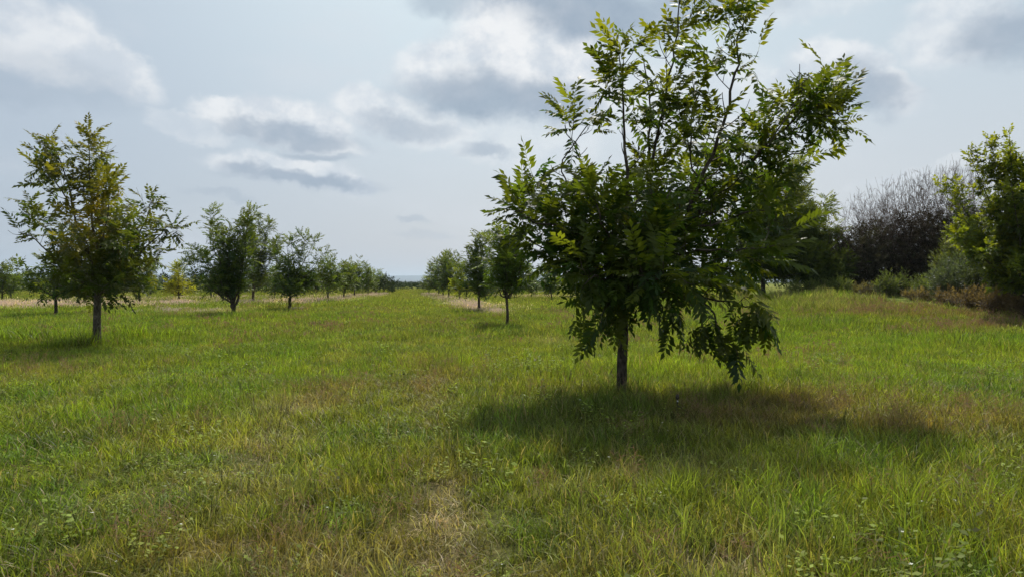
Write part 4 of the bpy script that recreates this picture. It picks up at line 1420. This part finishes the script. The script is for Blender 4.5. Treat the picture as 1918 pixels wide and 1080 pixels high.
# broad-leaved weeds
def weed(rng, nst, R, h0, h1, lw, flower=0.0):
    V, T, Q, vv, dd, hh = [], [], [], [], [], []
    cnt = 0
    for i in range(nst):
        a = rng.uniform(0, 6.28); r = R * math.sqrt(rng.random())
        p = np.array([math.cos(a) * r, math.sin(a) * r, 0]); h = rng.uniform(h0, h1)
        tp = p + np.array([math.cos(a) * .4 * h, math.sin(a) * .4 * h, h])
        s = np.array([-math.sin(a), math.cos(a), 0]) * .0018
        V += [p - s, p + s, tp + s, tp - s]; Q.append((cnt, cnt + 1, cnt + 2, cnt + 3)); cnt += 4
        vv += [.2] * 4; dd += [.1] * 4; hh += [0] * 4
        for k in range(rng.integers(5, 9)):
            u = rng.uniform(.3, 1); c = p + (tp - p) * u
            b = rng.uniform(0, 6.28)
            d = np.array([math.cos(b), math.sin(b), rng.uniform(-.3, .5)]); d = d / np.linalg.norm(d)
            L = lw * rng.uniform(.7, 1.5)
            sd_ = unit(np.cross(d, [rng.normal() * .3, rng.normal() * .3, 1])) * L * .34
            V += [c, c + d * L * .5 - sd_, c + d * L, c + d * L * .5 + sd_]
            Q.append((cnt, cnt + 1, cnt + 2, cnt + 3)); cnt += 4
            val = rng.random(); vv += [val] * 4; dd += [rng.random() * .12] * 4; hh += [0] * 4
        if rng.random() < flower:
            for k in range(4):
                b = k * 1.57 + rng.random()
                d = np.array([math.cos(b), math.sin(b), .3]) * .007
                sd_ = np.array([-math.sin(b), math.cos(b), 0]) * .004
                V += [tp, tp + d - sd_, tp + d * 1.5, tp + d + sd_]; Q.append((cnt, cnt + 1, cnt + 2, cnt + 3)); cnt += 4
                vv += [.5] * 4; dd += [0] * 4; hh += [1.] * 4
    return V, Q, T, vv, dd, hh


Wd = [tuft_mesh('weed', *weed(rs, 14, .13, .06, .18, .024, .06), M_WEED) for _ in range(4)] + \
     [tuft_mesh('tall_weed', *weed(rs, 10, .12, .14, .32, .036, .05), M_WEED) for _ in range(3)]
cW = coll('weed_tufts', Wd)
X, Yv = wedge(rs, 2.4, 16, 15)
wm = gauss_px(X, Yv, [(1780, 960, .7, .45, 1), (1850, 900, .6, .5, .6), (620, 950, .45, .4, .9), (700, 960, .3, .4, .6), (930, 900, .35, .6, .8), (1130, 790, .9, .6, .8), (1000, 700, .9, 1.3, .8),
                       (1640, 900, .6, .5, .5), (80, 1000, .6, .4, .6), (450, 740, .6, .6, .6), (1480, 900, .5, .5, .4), (990, 640, .8, 1.8, .6)])
pr = wm * .9 + .30 * sstep(.45, .7, fbm(X / .6, Yv / .6, 83, 3)) + .02
k = rs.random(len(X)) < pr
X, Yv, wm = X[k], Yv[k], wm[k]; n = len(X)
pick = np.where(rs.random(n) < .25 + .4 * wm * (X > 3), rs.integers(4, 7, n), rs.integers(0, 4, n))
t = (meadow_color(X, Yv) * .4 + (C_ * .5 + Y * .5) * .6) * rs.uniform(.75, 1.25, (n, 1)); sz = rs.uniform(.6, 1.15, n)
scatter('weeds', 'small broad-leaved green weeds and clover growing among the grass', 'weeds', cW,
        np.stack([X, Yv, ground_z(X, Yv)], -1), pick, np.stack([rs.normal(size=n) * .1, rs.normal(size=n) * .1, rs.uniform(0, 6.28, n)], -1),
        np.stack([sz, sz, sz], -1), t)
print('weeds', n, 'leaves', LEAF_COUNT)

# ------------------------------------------------------------------ two small things in the grass
M_BLACK = mat_plain('black_plastic', (0.012, 0.012, 0.013), .45)
M_WHITE = mat_plain('white_cap', (0.7, 0.7, 0.66), .5)
sx, sy = at_ground(1269, 776)
sz_ = float(ground_z(sx, sy))
st_ = bpy.data.objects.new('sprinkler_stake', None); col_main.objects.link(st_); st_.location = (sx, sy, sz_)
tag(st_, 'small black plastic stake with a pale spot poking out of the grass', 'stake')
B = Buf()
tube(B, [(0, 0, -.03), (0, 0, .12), (.002, 0, .19)], .009, .008, 10)
tube(B, [(.002, 0, .10), (.05, -.01, .08), (.12, -.02, .03)], .008, .008, 8)
o = link('stake_post', B.mesh('stake_post', True), st_); o.data.materials.append(M_BLACK)
B = Buf()
tube(B, [(.002, 0, .185), (.002, 0, .195), (.002, 0, .235), (.002, 0, .248)], 0, 0, 12, radii=[.016, .021, .020, .008])
o = link('nozzle', B.mesh('nozzle', True), st_); o.data.materials.append(M_BLACK)
B = Buf()
tube(B, [(0, -.012, .165), (0, -.024, .165), (0, -.026, .165)], 0, 0, 10, radii=[.009, .009, .001])
o = link('outlet', B.mesh('outlet', True), st_); o.data.materials.append(M_WHITE)
tx, ty = at_ground(1143, 722)
tz = float(ground_z(tx, ty))
B = Buf()
tube(B, smooth_line([(0, 0, -.03), (.0, 0, .10), (.008, 0, .19), (.03, 0, .24), (.06, .01, .28)], 4), .010, .003, 7)
tube(B, smooth_line([(0, 0, .10), (.004, 0, .14), (.008, 0, .19)], 3), .014, .012, 7)
o = link('broken_twig', B.mesh('broken_twig', True), None, (tx, ty, tz)); o.data.materials.append(M_BLACK)
tag(o, 'short black curved twig sticking up left of the nearest trunk', 'twig')

# ------------------------------------------------------------------ air
hb_ = Buf()
x0, x1_, y0, y1_, z0, z1 = -9500, 9500, -5600, 14500, -4.0, 140.0
v = [(x0, y0, z0), (x1_, y0, z0), (x1_, y1_, z0), (x0, y1_, z0), (x0, y0, z1), (x1_, y0, z1), (x1_, y1_, z1), (x0, y1_, z1)]
hb_.add(v, q=[(0, 3, 2, 1), (4, 5, 6, 7), (0, 1, 5, 4), (1, 2, 6, 5), (2, 3, 7, 6), (3, 0, 4, 7)])
hz = link('haze', hb_.mesh('haze'))
tag(hz, 'thin pale blue haze lying over the far plain', 'haze', kind='stuff')
m = bpy.data.materials.new('air'); m.use_nodes = True
N = NT(m.node_tree)
o_ = N.n('ShaderNodeOutputMaterial'); vp = N.n('ShaderNodeVolumePrincipled')
vp.inputs['Color'].default_value = (0.72, 0.86, 1.0, 1)
vp.inputs['Density'].default_value = 0.00011
vp.inputs['Anisotropy'].default_value = 0.2
N.l(vp.outputs[0], o_.inputs[1])
hz.data.materials.append(m)
